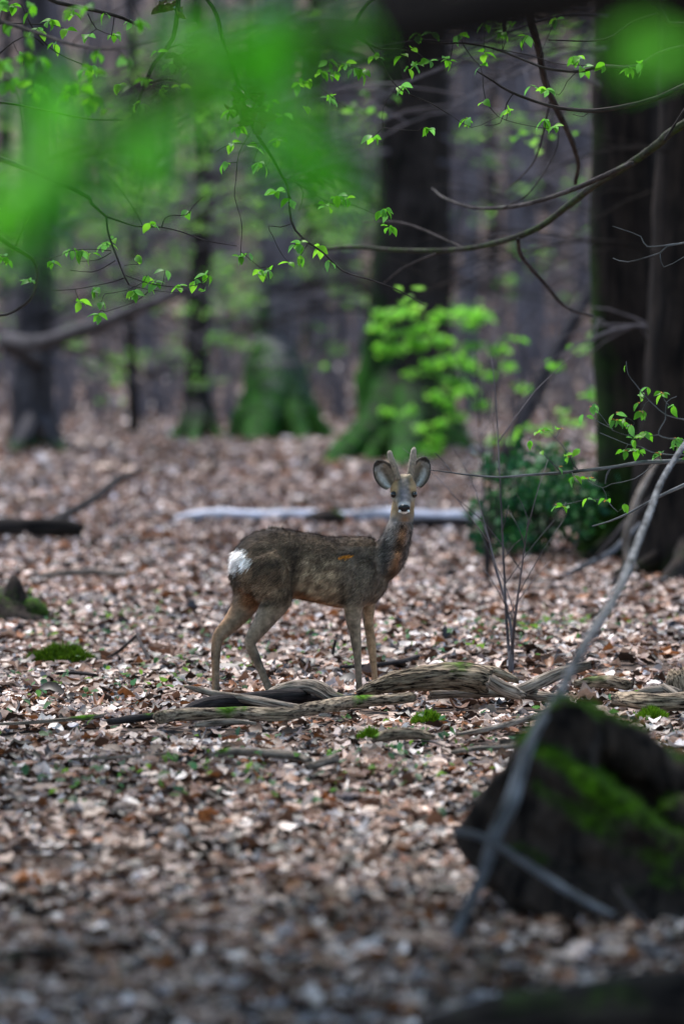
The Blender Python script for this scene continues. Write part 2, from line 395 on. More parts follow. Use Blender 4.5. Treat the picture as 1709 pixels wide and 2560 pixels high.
for (px, bpy_, dia, mt) in ((250, 1000, .34, 1), (405, 985, .3, 0), (560, 1000, .34, 1), (860, 1010, .42, 1), (1178, 1040, .42, 1), (1232, 1000, .36, 0), (1302, 1020, .45, 1), (1368, 985, .5, 0), (1452, 1000, .5, 1), (20, 1000, .5, 0), (620, 985, .3, 0), (940, 980, .4, 1)):
    trunk_tree('distant_tree', 'bare trunk far back in the wood, blurred by distance', px, bpy_, dia, (M_trunk, M_trunkgrey)[mt], seg=10, limbs=4, flare=1.15, group='distant bare trunks', lean=(random.uniform(-.03, .03), 0))

def side_branches(key, px, n, hmin, hmax, reach, leaves=0, rs=1.0):
    root, b = T[key]; pts = []
    for i in range(n):
        s = Soup()
        h = random.uniform(hmin, hmax); a = random.choice((0, math.pi)) + random.uniform(-.7, .7); L = random.uniform(.5, 1) * reach
        bx, by = b.x + .06 * math.sin(h * .9 + px), b.y + .06 * math.cos(h * .7 + px)
        if key == 'right2': bx -= .012 * h
        dx, dy = math.cos(a), math.sin(a) - .3; up = random.uniform(-.25, .35); r = random.uniform(.010, .034) * rs
        c = [(bx, by, b.z + h, r * 1.6), (bx + dx * L * .35, by + dy * L * .35, b.z + h + up * L * .5 + random.gauss(0, .1), r * 1.2), (bx + dx * L * .7, by + dy * L * .7, b.z + h + up * L * .6 - .1 * L, r * .8), (bx + dx * L, by + dy * L, b.z + h + up * L * .5 - .25 * L, r * .3)]
        P = s.tube(c, 6, .15, moss=.2)
        for q in range(7):
            p = P[random.randint(len(P) // 4, len(P) - 1)]; l = random.uniform(.3, 1.1); a2 = a + random.uniform(-1.2, 1.2)
            e = (p[0] + math.cos(a2) * l, p[1] + math.sin(a2) * l, p[2] + random.uniform(-.5, .3) * l)
            s.tube([(*p[:3], r * .5), ((p[0] + e[0]) / 2, (p[1] + e[1]) / 2, (p[2] + e[2]) / 2 + .06, r * .4), (*e, r * .15)], 4, .2)
            if random.random() < leaves:
                for w_ in range(10): pts.append((e[0] + random.gauss(0, .12), e[1] + random.gauss(0, .12), e[2] + random.gauss(0, .05)))
        s.build('branch', M_trunkgrey if random.random() < .6 else M_trunk, root)
    if pts: foliage('foliage', root, pts, .09, GP * np.array([.9, .8, 1.4]), M_green, .4)
SIDE = (('mossy', 1028, 40, 1.8, 7, 5, .35, .8), ('right2', 1592, 9, 1.6, 4.5, 2.4, .12, .45), ('grey', 690, 34, 2, 7.5, 4, .35, .8), ('midl', 500, 34, 1.8, 7.5, 4, .4, .8), ('left', 92, 34, 1.3, 7, 4, .35, .8), ('left2', 146, 14, 1, 7, 3, .35, .6), ('thin1', 336, 20, 1.5, 7, 3, .45, .6), ('right', 1752, 6, 1.5, 4.5, 2.0, .1, .45), ('midd', 788, 24, 2, 9, 6, .4))

# leaning trunk right of the bright bush
s = Soup(); d = 52
s.tube([(*at(1250, 1178, d), .12), (*at(1310, 1040, d), .11), (*at(1380, 900, d), .10), (*at(1500, 690, d), .08), (*at(1700, 380, d), .05)], 12, .3, .08, (8, 1))
o = s.build('leaning_tree', M_trunkmid, None, at(1250, 1178, d)); o.location = at(1250, 1178, d)
tag(o, 'thin trunk leaning to the right behind the bright green sapling', 'tree')

# far wood: uncountable thin stems and bare twigs on the slope
s = Soup()
for i in range(330):
    d = random.uniform(112, 240); x = random.uniform(-1, 1) * (d * .12 + 3); z = gz(x, d)
    r = random.choice((.05, .07, .1, .16, .22)) ; H = random.uniform(5, 16); lx, ly = random.gauss(0, .12), random.uniform(-.05, .05)
    s.tube([(x, d, z - .3, r * 1.1), (x + lx * H * .5, d, z + H * .5, r * .8), (x + lx * H * 1.3, d + ly * H, z + H, r * .35)], 5, 2.5, cap=False)
    for q in range(12):
        h = random.uniform(.8, H); a = random.uniform(0, 6.28); L = random.uniform(.8, 4)
        s.tube([(x + lx * h, d, z + h, r * .4), (x + lx * h + math.cos(a) * L, d + math.sin(a) * L, z + h + L * random.uniform(-.1, .8), r * .12)], 4, 3, cap=False)
o = s.build('far_wood', M_trunkgrey, None, (0, 0, 0)); o['kind'] = 'stuff'; o['label'] = 'far-off mass of bare stems and twigs on the slope'; o['category'] = 'wood'
# brush: bare understorey twigs between 62 and 120 m
s = Soup()
for i in range(520):
    d = random.uniform(85, 150); x = random.uniform(-1, 1) * (d * .1 + 1); z = gz(x, d)
    if d < 75 and abs(x + 1) < 2: continue
    H = random.uniform(.8, 3.5)
    for q in range(4):
        a = random.uniform(0, 6.28); l = random.uniform(.1, .6) * H
        s.tube([(x, d, z - .1, .022), (x + math.cos(a) * l * .5, d + math.sin(a) * l * .5, z + H * .6, .016), (x + math.cos(a) * l * 1.2, d + math.sin(a) * l, z + H * random.uniform(.8, 1.1), .006)], 4, 1.2, cap=False)
o = s.build('bare_undergrowth', M_trunkgrey, None, (0, 0, 0)); o['kind'] = 'stuff'; o['label'] = 'bare twiggy undergrowth filling the wood behind the trees'; o['category'] = 'undergrowth'

# ------------------------------------------------------------------ foliage helpers
GP = np.array([(.14, .42, .025), (.20, .50, .04), (.10, .32, .02), (.24, .50, .06)])
def foliage(name, parent, pts, size, pal, mat, flat=.35, tmpl=T_mid):
    """pts: (N,3) leaf centres"""
    pts = np.asarray(pts, float); N = len(pts)
    v, t, k = leaves_np(tmpl, pts - np.array(parent.location), rng.uniform(0, 6.28, N), rng.normal(-.2, flat, N), rng.normal(0, flat, N), size * rng.lognormal(0, .2, N), rng.normal(-.3, .4, N), rng.normal(.2, .25, N), rng.normal(0, .3, N))
    me = mesh_tris(name, v, t, True); set_col(me, np.repeat(pal[rng.integers(0, len(pal), N)] * rng.normal(1, .12, (N, 1)), k, 0))
    o = obj(name, me, mat, parent); o['kind'] = 'stuff'; return o
def leaf_shrub(name, label, base, clusters, d, per, size, pal, mat, spread_d, stems=3, cat='shrub', tw=.012, flat=.4, squash=.45):
    b = at(base[0], base[1], d); b.z = gz(b.x, b.y)
    root = empty(name, b, label, cat)
    s = Soup(); pts = []
    heads = []
    for (cx, cy, cr) in clusters:
        dd = d + random.uniform(-spread_d, spread_d); c = at(cx, cy, dd); r = cr * pxm(d); heads.append(c)
        n = max(4, int(per * (cr / 25.) ** 1.3))
        for q in range(n):
            g = rng.normal(0, .5, 3); pts.append((c.x + g[0] * r, c.y + g[1] * r * 1.2, c.z + g[2] * r * squash))
    top = max(h.z for h in heads)
    mids = []
    for i in range(stems):
        a = i / stems * 6.28; h = heads[int(i * len(heads) / stems)]
        p1 = (b.x * .5 + h.x * .5 + math.cos(a) * .08, b.y * .5 + h.y * .5, b.z + (h.z - b.z) * .55)
        s.tube([(b.x + math.cos(a) * .05, b.y + math.sin(a) * .05, b.z - .05, tw), (*p1, tw * .7), (h.x, h.y, h.z, tw * .3)], 6, .2); mids.append(Vector(p1))
    for h in heads:
        low = [m for m in mids if m.z < h.z + .3] or mids
        m_ = min(low, key=lambda q: (q - h).length)
        s.tube([(*m_, tw * .45), (m_.x * .4 + h.x * .6, m_.y * .4 + h.y * .6, m_.z * .3 + h.z * .7, tw * .3), (*h, tw * .15)], 5, .2)
    s.build('stem', M_twig, root)
    foliage('foliage', root, pts, size, pal, mat, flat)
    return root
z4 = lambda L: [(780 + x / 3.015, 700 + y / 3.015, r / 3.015) for x, y, r in L]
bush = z4([(540, 265, 90), (690, 255, 90), (480, 365, 60), (580, 410, 50), (720, 390, 60), (840, 370, 55), (960, 270, 75), (1160, 255, 100), (1280, 275, 80), (1180, 340, 55), (560, 515, 80), (650, 530, 70), (790, 480, 80), (960, 460, 80), (900, 640, 85), (760, 705, 65), (1080, 600, 85), (1180, 660, 85), (1070, 770, 80), (1180, 840, 85), (920, 870, 65), (580, 1000, 50), (740, 990, 60), (1100, 1030, 60), (980, 1080, 55), (880, 1290, 75), (920, 1210, 60), (1390, 530, 70), (1340, 720, 50), (1480, 650, 50), (1380, 1210, 50), (1510, 1200, 45), (1260, 950, 60), (1200, 500, 70), (1000, 940, 70), (820, 1130, 60)])
leaf_shrub('green_sapling', 'sapling full of bright fresh green leaves in front of the massive mossy tree', (1105, 1160), bush, 54, 38, .105, GP * 1.25, M_green, .7, stems=5, cat='sapling')
z3 = lambda L: [(1250 + x / 3.133, 750 + y / 3.133, r / 3.133) for x, y, r in L]
sc_ = z3([(130, 300, 70), (40, 400, 50), (620, 370, 75), (750, 290, 75), (430, 520, 80), (70, 530, 60), (920, 350, 50), (180, 690, 70), (740, 740, 100), (870, 760, 70), (480, 880, 60), (260, 1000, 90), (380, 1010, 70), (100, 1090, 60), (600, 980, 60), (330, 1150, 60), (960, 1240, 80), (780, 1080, 60), (500, 960, 60)])
leaf_shrub('pale_green_sapling', 'loose sapling with scattered pale green leaves above the dark evergreen shrub', (1395, 1270), sc_, 39.5, 14, .075, GP * 1.1, M_green, 1.2, stems=4, cat='sapling')
hc = [(1270 + random.uniform(-60, 270), 1140 + random.uniform(0, 235), 48) for i in range(58)] + [(1210 + random.uniform(-20, 60), 1300 + random.uniform(0, 75), 30) for i in range(10)]
hc = [c for c in hc if not (c[0] > 1500 and c[1] > 1330)]
leaf_shrub('holly_shrub', 'low dark green evergreen shrub at the foot of the black trunk', (1390, 1392), hc, 30, 11, .075, np.array([(.018, .10, .028), (.03, .14, .025), (.012, .07, .03)]), M_holly, .6, stems=7, flat=.8, squash=.8)
# distant green saplings (soft spots of green far back in the wood)
for (lab, cs, d) in (('faint green sapling far behind the slender dark trunk', [(560, 690, 60), (520, 760, 60), (600, 740, 60), (690, 800, 50), (560, 650, 50), (640, 700, 50)], 88),
                     ('faint green sapling between far trunks near the thin dark stem', [(340, 905, 50), (390, 890, 40), (290, 930, 50), (455, 900, 40), (430, 870, 40)], 100),
                     ('tall faint green sapling far behind the massive mossy tree', [(1200, 120, 70), (1260, 60, 60), (1420, 220, 70), (1440, 120, 80), (1290, 300, 60), (1400, 60, 70), (1180, 330, 60), (1310, 480, 50), (1460, 280, 60)], 85),
                     ('green hazed sapling spreading behind the dim grey trunk', [(random.uniform(20, 480), random.uniform(150, 760), 55) for q in range(26)], 96),
                     ('wide green hazed sapling behind the grey smooth trunk', [(random.uniform(480, 900), random.uniform(250, 860), 55) for q in range(26)], 104),
                     ('hazy green sapling in the gap left of the massive mossy tree', [(800, 560, 60), (860, 520, 50), (740, 640, 50), (850, 600, 50), (600, 470, 60), (560, 520, 50), (640, 560, 50)], 92)):
    leaf_shrub('faint_sapling', lab, (cs[0][0] + 10, HORIZ + CAMH * FPX / d), cs, d, 12, .14, GP * np.array([.9, .75, 1.6]), M_green, 1.5, stems=3, cat='sapling', tw=.025)

for a_ in SIDE: side_branches(*a_)
s = Soup(); root = T['left'][0]; d0 = root.location.y
s.tube([(*at(95, 905, d0), .12), (*at(10, 852, d0 - 6), .11), (*at(90, 858, d0 - 12), .10), (*at(200, 826, d0 - 16), .09), (*at(330, 778, d0 - 20), .07), (*at(470, 722, d0 - 22), .04)], 8, .3, moss=.2)
s.build('branch', M_trunkmid, root)
# bare sapling behind the logs
def bare_shrub(name, label, base_px, base_py, tops, rpx, n_tw=14, cat='sapling', mat=None):
    d = dist(base_py); b = at(base_px, base_py, d); b.z = gz(b.x, d); root = empty(name, b, label, cat); s = Soup(); r = rpx * pxm(d)
    for (mx, my, tx, ty) in tops:
        m_ = at(mx, my, d + random.uniform(-.2, .2)); t_ = at(tx, ty, d + random.uniform(-.5, .5))
        P = s.tube([(b.x, b.y, b.z - .05, r), (b.x * .6 + m_.x * .4, b.y, b.z * .6 + m_.z * .4, r * .9), (*m_, r * .6), (*t_, r * .2)], 7, .06, .1)
        for q in range(n_tw):
            p = P[random.randint(len(P) // 4, len(P) - 1)]; L = random.uniform(.1, .45); a = random.uniform(-1, 1)
            s.tube([(*p[:3], r * .25), (p[0] + a * L * .5, p[1] + random.uniform(-.1, .1), p[2] + L * .6, r * .18), (p[0] + a * L, p[1] + random.uniform(-.2, .2), p[2] + L, r * .08)], 4, .1)
    s.build('stem', mat or M_twig, root); return root
bare_shrub('bare_sapling', 'thin leafless sapling standing just behind the thick bark log', 1277, 1692, [(1275, 1560, 1190, 1230), (1285, 1560, 1320, 1300), (1266, 1560, 1240, 1000)], 6, 7, mat=M_trunkgrey)
bare_shrub('bare_shrub', 'clump of thin bare stems in front of the dark evergreen shrub', 1215, 1440, [(1225, 1250, 1250, 850), (1210, 1260, 1190, 900), (1235, 1300, 1300, 1000)], 5, 10, 'shrub')

# ------------------------------------------------------------------ logs and sticks on the floor
LOGPTS = []
def log(name, label, pts, mat, cat='log', seg=18, step=.014, rough=.10, freq=(45, 9), group=None, mossspots=(), jag=.5, branches=(), flat=1.0):
    """pts: (px, py, distance, diameter in px); mossspots: (px, radius px, amount)"""
    W = []
    for (px, py, d, wpx) in pts:
        auto = d is None
        if auto: d = dist(py + wpx / 2 + (9 if py > 1550 else 2))
        p = at(px, py, d); W.append((p.x, p.y, p.z + (max(0, gz(p.x, p.y)) + .020 if auto else 0), wpx * pxm(d) / 2))
    o0 = Vector(W[0][:3])
    if 11 < o0.y < 20:
        for q in spline(W, .05):
            if q[2] - q[3] < .12: LOGPTS.append((q[0], q[1], q[3]))
    def mf(p, nrm):
        m_ = 0
        for (mx, mr, ma) in mossspots:
            dm = abs(p[0] / p[1] * FPX + 854.5 - mx) / mr
            m_ = max(m_, ma * max(0, 1 - dm) * (.4 + .6 * max(0, nrm[2] + .35)))
        return m_
    s = Soup(); s.tube(W, seg, step, rough, freq, mossfn=mf, jag=jag, flat=flat)
    for br in branches:
        B = []
        for (px, py, d, wpx) in br:
            p = at(px, py, d); B.append((p.x, p.y, p.z, wpx * pxm(d) / 2))
        s.tube(B, max(7, seg - 6), step, rough, freq, jag=jag)
    o = s.build(name, mat, None, o0); o.location = o0
    return tag(o, label, cat, group)
log('bark_log', 'thick rough barked log arching in front of the deer\'s front legs', [(893, 1733, 17.3, 16), (925, 1722, 17.3, 32), (985, 1706, 17.3, 52), (1060, 1695, 17.3, 60), (1130, 1690, 17.3, 66), (1190, 1694, 17.3, 70), (1222, 1702, 17.3, 60)], M_bark, seg=40, step=.008, rough=.17, freq=(85, 8), mossspots=((1150, 60, .5),), jag=.25)
log('broken_branch', 'flat splintered branch lying behind the broken end of the bark log', [(1196, 1671, 17.5, 18), (1240, 1680, 17.5, 26), (1275, 1695, 17.5, 24), (1296, 1703, 17.5, 14)], M_bark, 'branch', rough=.15)
log('broken_branch', 'pale stub with a snapped end propping the bark log', [(1222, 1700, 17.15, 34), (1250, 1718, 17.15, 36), (1285, 1732, 17.15, 34), (1310, 1742, 17.15, 18)], M_wood, 'branch', rough=.13)
log('smooth_branch', 'smooth curved branch rising to the right beside the bark log', [(1262, 1738, 17.3, 26), (1310, 1722, 17.3, 30), (1350, 1705, 17.35, 34), (1400, 1683, 17.4, 32), (1450, 1668, 17.4, 26), (1475, 1664, 17.4, 18)], M_wood, 'branch', rough=.07)
log('fallen_log', 'long low log with moss patches in front of the heap', [(398, 1806, None, 36), (440, 1801, None, 34), (520, 1798, None, 32), (603, 1796, None, 32), (690, 1800, None, 36), (760, 1788, None, 32), (830, 1776, None, 32), (900, 1766, None, 30), (960, 1762, None, 28), (1030, 1756, None, 26)], M_bark, seg=24, rough=.12, freq=(50, 6), mossspots=((570, 45, 1.0), (905, 45, .9), (610, 30, .7), (410, 30, .5)), jag=.2)
log('fallen_log', 'low pale log running right from under the bark log', [(1075, 1748, None, 26), (1160, 1745, None, 24), (1240, 1745, None, 22), (1310, 1748, None, 26), (1370, 1755, None, 26), (1420, 1760, None, 16)], M_wood, rough=.13)
log('pointed_branch', 'pale bare branch with a dark splintered tip, lying across the heap', [(462, 1716, 16.95, 8), (500, 1726, 16.95, 16), (550, 1738, 16.95, 20), (620, 1749, 16.95, 24), (680, 1760, 16.9, 25), (740, 1770, 16.9, 20), (785, 1774, 16.9, 14)], M_wood, 'branch', rough=.07)
log('dark_log', 'black wet log curving underneath the pointed branch', [(455, 1790, None, 10), (490, 1777, None, 26), (545, 1768, None, 36), (610, 1764, None, 36), (690, 1756, None, 40), (760, 1752, None, 36)], M_darkwood, rough=.08)
log('gnarled_branch', 'gnarled twisted grey branch hump between the deer\'s hind and front legs', [(672, 1738, 17.25, 24), (700, 1726, 17.25, 32), (740, 1718, 17.25, 34), (780, 1716, 17.2, 36), (810, 1728, 17.15, 36), (835, 1745, 17.1, 32), (870, 1750, 17.1, 26)], M_wood, 'branch', rough=.22, freq=(40, 14), mossspots=((850, 20, .5),))
log('grey_branch', 'dark grey branch wedged behind the gnarled hump', [(640, 1752, 17.4, 22), (720, 1744, 17.4, 28), (800, 1748, 17.4, 26), (880, 1752, 17.4, 24), (950, 1748, 17.3, 18)], M_darkwood, 'branch')
log('mossy_stick', 'thin grey stick with green moss on top at the left end of the heap', [(-30, 1824, None, 7), (60, 1821, None, 9), (165, 1812, None, 11), (205, 1808, None, 14), (245, 1804, None, 11), (265, 1796, None, 4)], M_wood, 'stick', seg=12, mossspots=((205, 60, 1.1),))
log('short_log', 'short weathered log end left of the long mossy log', [(272, 1818, None, 16), (320, 1812, None, 20), (384, 1804, None, 18), (400, 1800, None, 10)], M_darkwood, mossspots=((370, 30, .7),))
log('grey_stick', 'smooth grey stick half buried in leaves before the long mossy log', [(488, 1826, None, 14), (540, 1820, None, 18), (590, 1818, None, 16), (640, 1822, None, 7)], M_wood, 'stick', seg=12, rough=.06)
log('fallen_stick', 'bent stick on open leaf litter with its right end broken', [(520, 1918, None, 10), (560, 1910, None, 22), (610, 1907, None, 22), (680, 1911, None, 22), (735, 1915, None, 24), (775, 1926, None, 18)], M_wood, 'stick', mossspots=((555, 30, .9),), rough=.12)
log('stick_end', 'chunky broken stick end beside the bent stick', [(772, 1940, None, 22), (805, 1930, None, 24), (838, 1918, None, 26)], M_wood, 'stick', rough=.15)
log('thin_stick', 'straight thin pale stick left of the bent stick', [(180, 1923, None, 7), (280, 1921, None, 9), (360, 1917, None, 9), (432, 1912, None, 7)], M_wood, 'stick', seg=10)
log('curved_log', 'short rounded tan log with a moss tuft at its left end', [(936, 1862, None, 16), (965, 1852, None, 30), (1010, 1848, None, 32), (1050, 1850, None, 26), (1085, 1858, None, 12)], M_bark, rough=.06, freq=(60, 5), mossspots=((930, 26, 1.1),))
log('dark_twig', 'thin dark arching twig in front of the rounded tan log', [(990, 1880, None, 4), (1030, 1868, None, 5), (1075, 1868, None, 5), (1105, 1878, None, 4)], M_darkwood, 'twig', seg=8)
log('pale_stick', 'long pale stick sloping down behind the mossy stump', [(1140, 1850, None, 9), (1220, 1836, None, 14), (1290, 1818, None, 16), (1370, 1795, None, 14)], M_wood, 'stick', seg=12)
log('pale_stick', 'short pale stick meeting the left edge of the mossy stump', [(1130, 1895, None, 10), (1190, 1886, None, 15), (1250, 1883, None, 16), (1300, 1876, None, 12)], M_wood, 'stick', seg=12)
log('rotten_log', 'rotten mossy log lying beyond the mossy stump', [(1435, 1722, None, 20), (1480, 1716, None, 28), (1530, 1716, None, 32), (1570, 1724, None, 24)], M_bark, mossspots=((1480, 60, .6),), rough=.18)
log('rough_log', 'split rough log on the leaves right of the mossy stump', [(1540, 1760, None, 34), (1590, 1764, None, 46), (1660, 1768, None, 46), (1760, 1766, None, 44), (1850, 1766, None, 40)], M_bark, seg=22, rough=.14)
log('grey_log', 'short pale grey log resting behind the split rough log', [(1580, 1738, 17.3, 18), (1620, 1730, 17.3, 26), (1665, 1726, 17.3, 28), (1700, 1735, 17.3, 20)], M_wood, rough=.12, branches=([(1655, 1716, 17.3, 18), (1685, 1735, 17.25, 20), (1712, 1760, 17.2, 14)],), mossspots=((1590, 20, .9),))
log('knotty_stump', 'knotty dark stump with a pale knob at the end of the pale grey log', [(1690, 1760, 17.7, 70), (1697, 1725, 17.7, 66), (1694, 1695, 17.7, 58), (1690, 1678, 17.7, 36)], M_bark, 'stump', rough=.2, freq=(40, 20))
log('dark_stick', 'thin dark stick on the leaves behind the deer\'s front legs', [(850, 1679, None, 8), (930, 1674, None, 10), (1000, 1668, None, 12), (1045, 1660, None, 10)], M_darkwood, 'stick', seg=10)
log('forked_twig', 'dark forked twig propped like an A left of the deer\'s hind legs', [(255, 1655, 20.2, 7), (300, 1625, 20.2, 8), (345, 1585, 20.2, 8)], M_twig, 'twig', seg=8, branches=([(343, 1588, 20.2, 9), (360, 1625, 20.0, 10), (388, 1675, 19.6, 10)],))
log('upright_stub', 'short dark stub poking up under the deer\'s belly', [(826, 1662, 20.0, 9), (832, 1630, 20.0, 9), (838, 1600, 20.0, 8)], M_twig, 'twig', seg=8)
log('dark_stick', 'dark stick in the leaves near the small moss mound', [(140, 1697, None, 8), (190, 1695, None, 10), (240, 1700, None, 8)], M_darkwood, 'stick', seg=10)
log('pale_log', 'small pale log on the leaves right of the mossy stump with a spike', [(100, 1452, None, 12), (170, 1448, None, 18), (240, 1448, None, 18), (315, 1453, None, 12)], M_wood, step=.03)
log('white_log', 'bluish white barkless log on the ground behind the deer', [(437, 1297, 36.8, 12), (475, 1291, 36.8, 24), (560, 1287, 36.8, 33), (660, 1291, 36.8, 30), (760, 1288, 36.7, 26), (860, 1292, 36.7, 30), (980, 1287, 36.7, 36), (1090, 1293, 36.7, 31), (1160, 1290, 36.7, 25), (1222, 1299, 36.7, 14)], M_white, seg=18, step=.05, rough=.17, freq=(9, 2.2))
log('dark_log', 'short dark log lump in front of the white log', [(768, 1302, None, 20), (800, 1300, None, 34), (835, 1300, None, 36), (858, 1306, None, 22)], M_stump, step=.04, mossspots=((850, 30, .8),))
log('dark_log', 'dark hollow log under the right half of the white log', [(1020, 1318, None, 20), (1080, 1314, None, 26), (1150, 1312, None, 24), (1225, 1316, None, 12)], M_darkwood, step=.05)
log('forked_branch', 'heavy dark fallen branch with one limb rising to the right', [(-60, 1322, 32.4, 54), (60, 1320, 32.4, 50), (150, 1318, 32.4, 46), (205, 1325, 32.4, 34)], M_trunk, 'branch', step=.05, rough=.12, branches=([(120, 1312, 32.6, 26), (185, 1275, 34.6, 24), (241, 1243, 35.6, 22), (296, 1199, 37, 20), (351, 1177, 38, 15)],))
log('far_stick', 'faint dark stick across the leaves behind the deer\'s back', [(560, 1345, 33.0, 6), (640, 1358, 32.5, 10), (700, 1372, 31.8, 8)], M_twig, 'stick', seg=8, step=.05)
log('far_stick', 'grey stick on the leaves beneath the slender trunks', [(300, 1200, 48.0, 6), (420, 1190, 48.0, 9), (560, 1194, 48.0, 8), (720, 1200, 48.0, 6)], M_trunkgrey, 'stick', seg=8, step=.1)
# dead roots and sticks at the foot of the dark trunks
log('fallen_branch', 'greyish branch sloping from the dark trunk down to the leaves', [(1400, 1442, 27.3, 9), (1460, 1415, 27.3, 15), (1520, 1385, 27.3, 16), (1560, 1350, 27.4, 14), (1600, 1310, 27.5, 10)], M_greytwig, 'branch', seg=10, step=.04)
log('fallen_branch', 'brownish branch leaning beside the pale climbing stem', [(1490, 1395, 27.0, 10), (1540, 1335, 27.0, 14), (1580, 1290, 27.1, 14), (1640, 1235, 27.2, 10)], M_twig, 'branch', seg=10, step=.04)
log('climbing_stem', 'pale curved woody stem climbing the dark trunk', [(1590, 1425, 26.6, 14), (1568, 1390, 26.6, 17), (1563, 1350, 26.6, 18), (1575, 1300, 26.6, 18), (1592, 1245, 26.7, 18), (1620, 1190, 26.8, 14), (1645, 1150, 27.0, 10)], M_wood, 'stem', seg=12, step=.03, rough=.06)
# foreground, strongly blurred sticks on the leaves
log('foreground_stick', 'blurred dark stick arched over leaves in the near foreground', [(390, 2405, 10.1, 8), (470, 2395, 10.1, 11), (540, 2375, 10.1, 12), (600, 2380, 10.1, 10)], M_twig, 'stick', seg=8)
log('foreground_stick', 'blurred pale bare stick lying flat in the near foreground', [(640, 2408, 10.05, 8), (730, 2398, 10.05, 14), (850, 2392, 10.05, 14), (930, 2385, 10.05, 10), (1000, 2388, 10.05, 6)], M_greytwig, 'stick', seg=10)
log('foreground_branch', 'blurred mossy branch end at the edge of the near foreground', [(-60, 2420, 10.0, 40), (40, 2395, 10.0, 38), (120, 2385, 10.0, 26), (175, 2395, 10.0, 12)], M_stump, 'branch', mossspots=((40, 120, .3),))
log('thin_twig', 'long thin dark twig flat across the darker foreground leaves', [(-20, 2128, 12.4, 7), (150, 2125, 12.4, 8), (300, 2120, 12.4, 6), (380, 2126, 12.4, 4)], M_twig, 'twig', seg=8)
log('foreground_log', 'big blurred olive brown log lying in the nearest corner', [(1000, 2640, 8.9, 90), (1140, 2590, 8.9, 130), (1350, 2560, 8.9, 170), (1600, 2530, 8.9, 190), (1900, 2510, 8.9, 200)], M_stump, seg=24, step=.03, rough=.1, freq=(14, 5), mossspots=((1400, 600, .34),))

# moss tufts (clumps of tiny blades)
def blades(P, Nn, D, L, W, col):
    """tapered blades: roots P, surface normals Nn, directions D"""
    N = len(P); side = np.cross(D, Nn); side /= np.linalg.norm(side, axis=1)[:, None] + 1e-9
    tip = P + D * L[:, None]
    a = P + side * W[:, None] * .5; b_ = P - side * W[:, None] * .5
    V = np.stack([a, b_, tip], 1).reshape(-1, 3)
    return V, np.arange(N * 3).reshape(-1, 3), np.repeat(col, 3, 0)
def moss_clump(label, px, py, wpx, hpx, n=1500, d=None, dark=1.0):
    d = d or dist(py); c = at(px, py, d); c.z = gz(c.x, c.y) + .012
    wm, hm = wpx * pxm(d) / 2, hpx * pxm(d)
    a = rng.uniform(0, 6.28, n); r = np.sqrt(rng.uniform(0, 1, n))
    bump = .6 + .4 * np.sin(a * 3 + r * 5 + px)
    P = np.stack([np.cos(a) * r * wm, np.sin(a) * r * wm * .8, (1 - r ** 2) * hm * bump], -1)
    Dv = np.stack([np.cos(a) * r * .8, np.sin(a) * r * .8, np.full(n, .8)], -1) + rng.normal(0, .35, (n, 3)); Dv /= np.linalg.norm(Dv, axis=1)[:, None]
    V, T_, Cc = blades(P, rng.normal(0, 1, (n, 3)), Dv, rng.uniform(.3, .7, n) * hm + .01, rng.uniform(.1, .2, n) * hm + .002, np.array([(.14, .27, .012)]) * dark * rng.uniform(.5, 1.25, (n, 1)))
    me = mesh_tris('moss_clump', V, T_); set_col(me, Cc)
    o = obj('moss_clump', me, M_moss); o.location = c; tag(o, label, 'moss')
moss_clump('bright green moss tuft on the leaves below the pale log', 1070, 1806, 66, 24, 1800, 16.6)
moss_clump('small yellow green moss tuft at the end of the rounded tan log', 924, 1866, 44, 26, 1200, 15.85)
moss_clump('green moss tuft in front of the split rough log', 1630, 1802, 62, 22, 1500, 16.7)
moss_clump('low dark moss mound among leaves left of the forked twig', 150, 1660, 150, 34, 2500, dark=.55)

# mossy stump with a spike at the left edge
def blob_stump():
    s = Soup()
    d = 23.0
    s.tube([(*at(20, 1560, d), .30), (*at(20, 1520, d), .26), (*at(30, 1495, d), .18), (*at(35, 1478, d), .08)], 18, .03, .25, (9, 9), mossfn=lambda p, n: .35 + .5 * max(0, n[2]) if n[0] < .6 else .3)
    s.tube([(*at(30, 1520, d - .1), .10), (*at(36, 1475, d - .1), .06), (*at(33, 1440, d - .1), .018)], 10, .03, .15, (20, 6), moss=.2)
    s.tube([(*at(60, 1535, d - .1), .10), (*at(90, 1528, d - .1), .07), (*at(118, 1538, d - .1), .03)], 10, .03, .2, moss=.6)
    o = s.build('mossy_stump', M_stump, None, at(20, 1540, d)); o.location = at(20, 1540, d)
    tag(o, 'low mossy stump with a broken spike at the edge of the leaves', 'stump')
blob_stump()

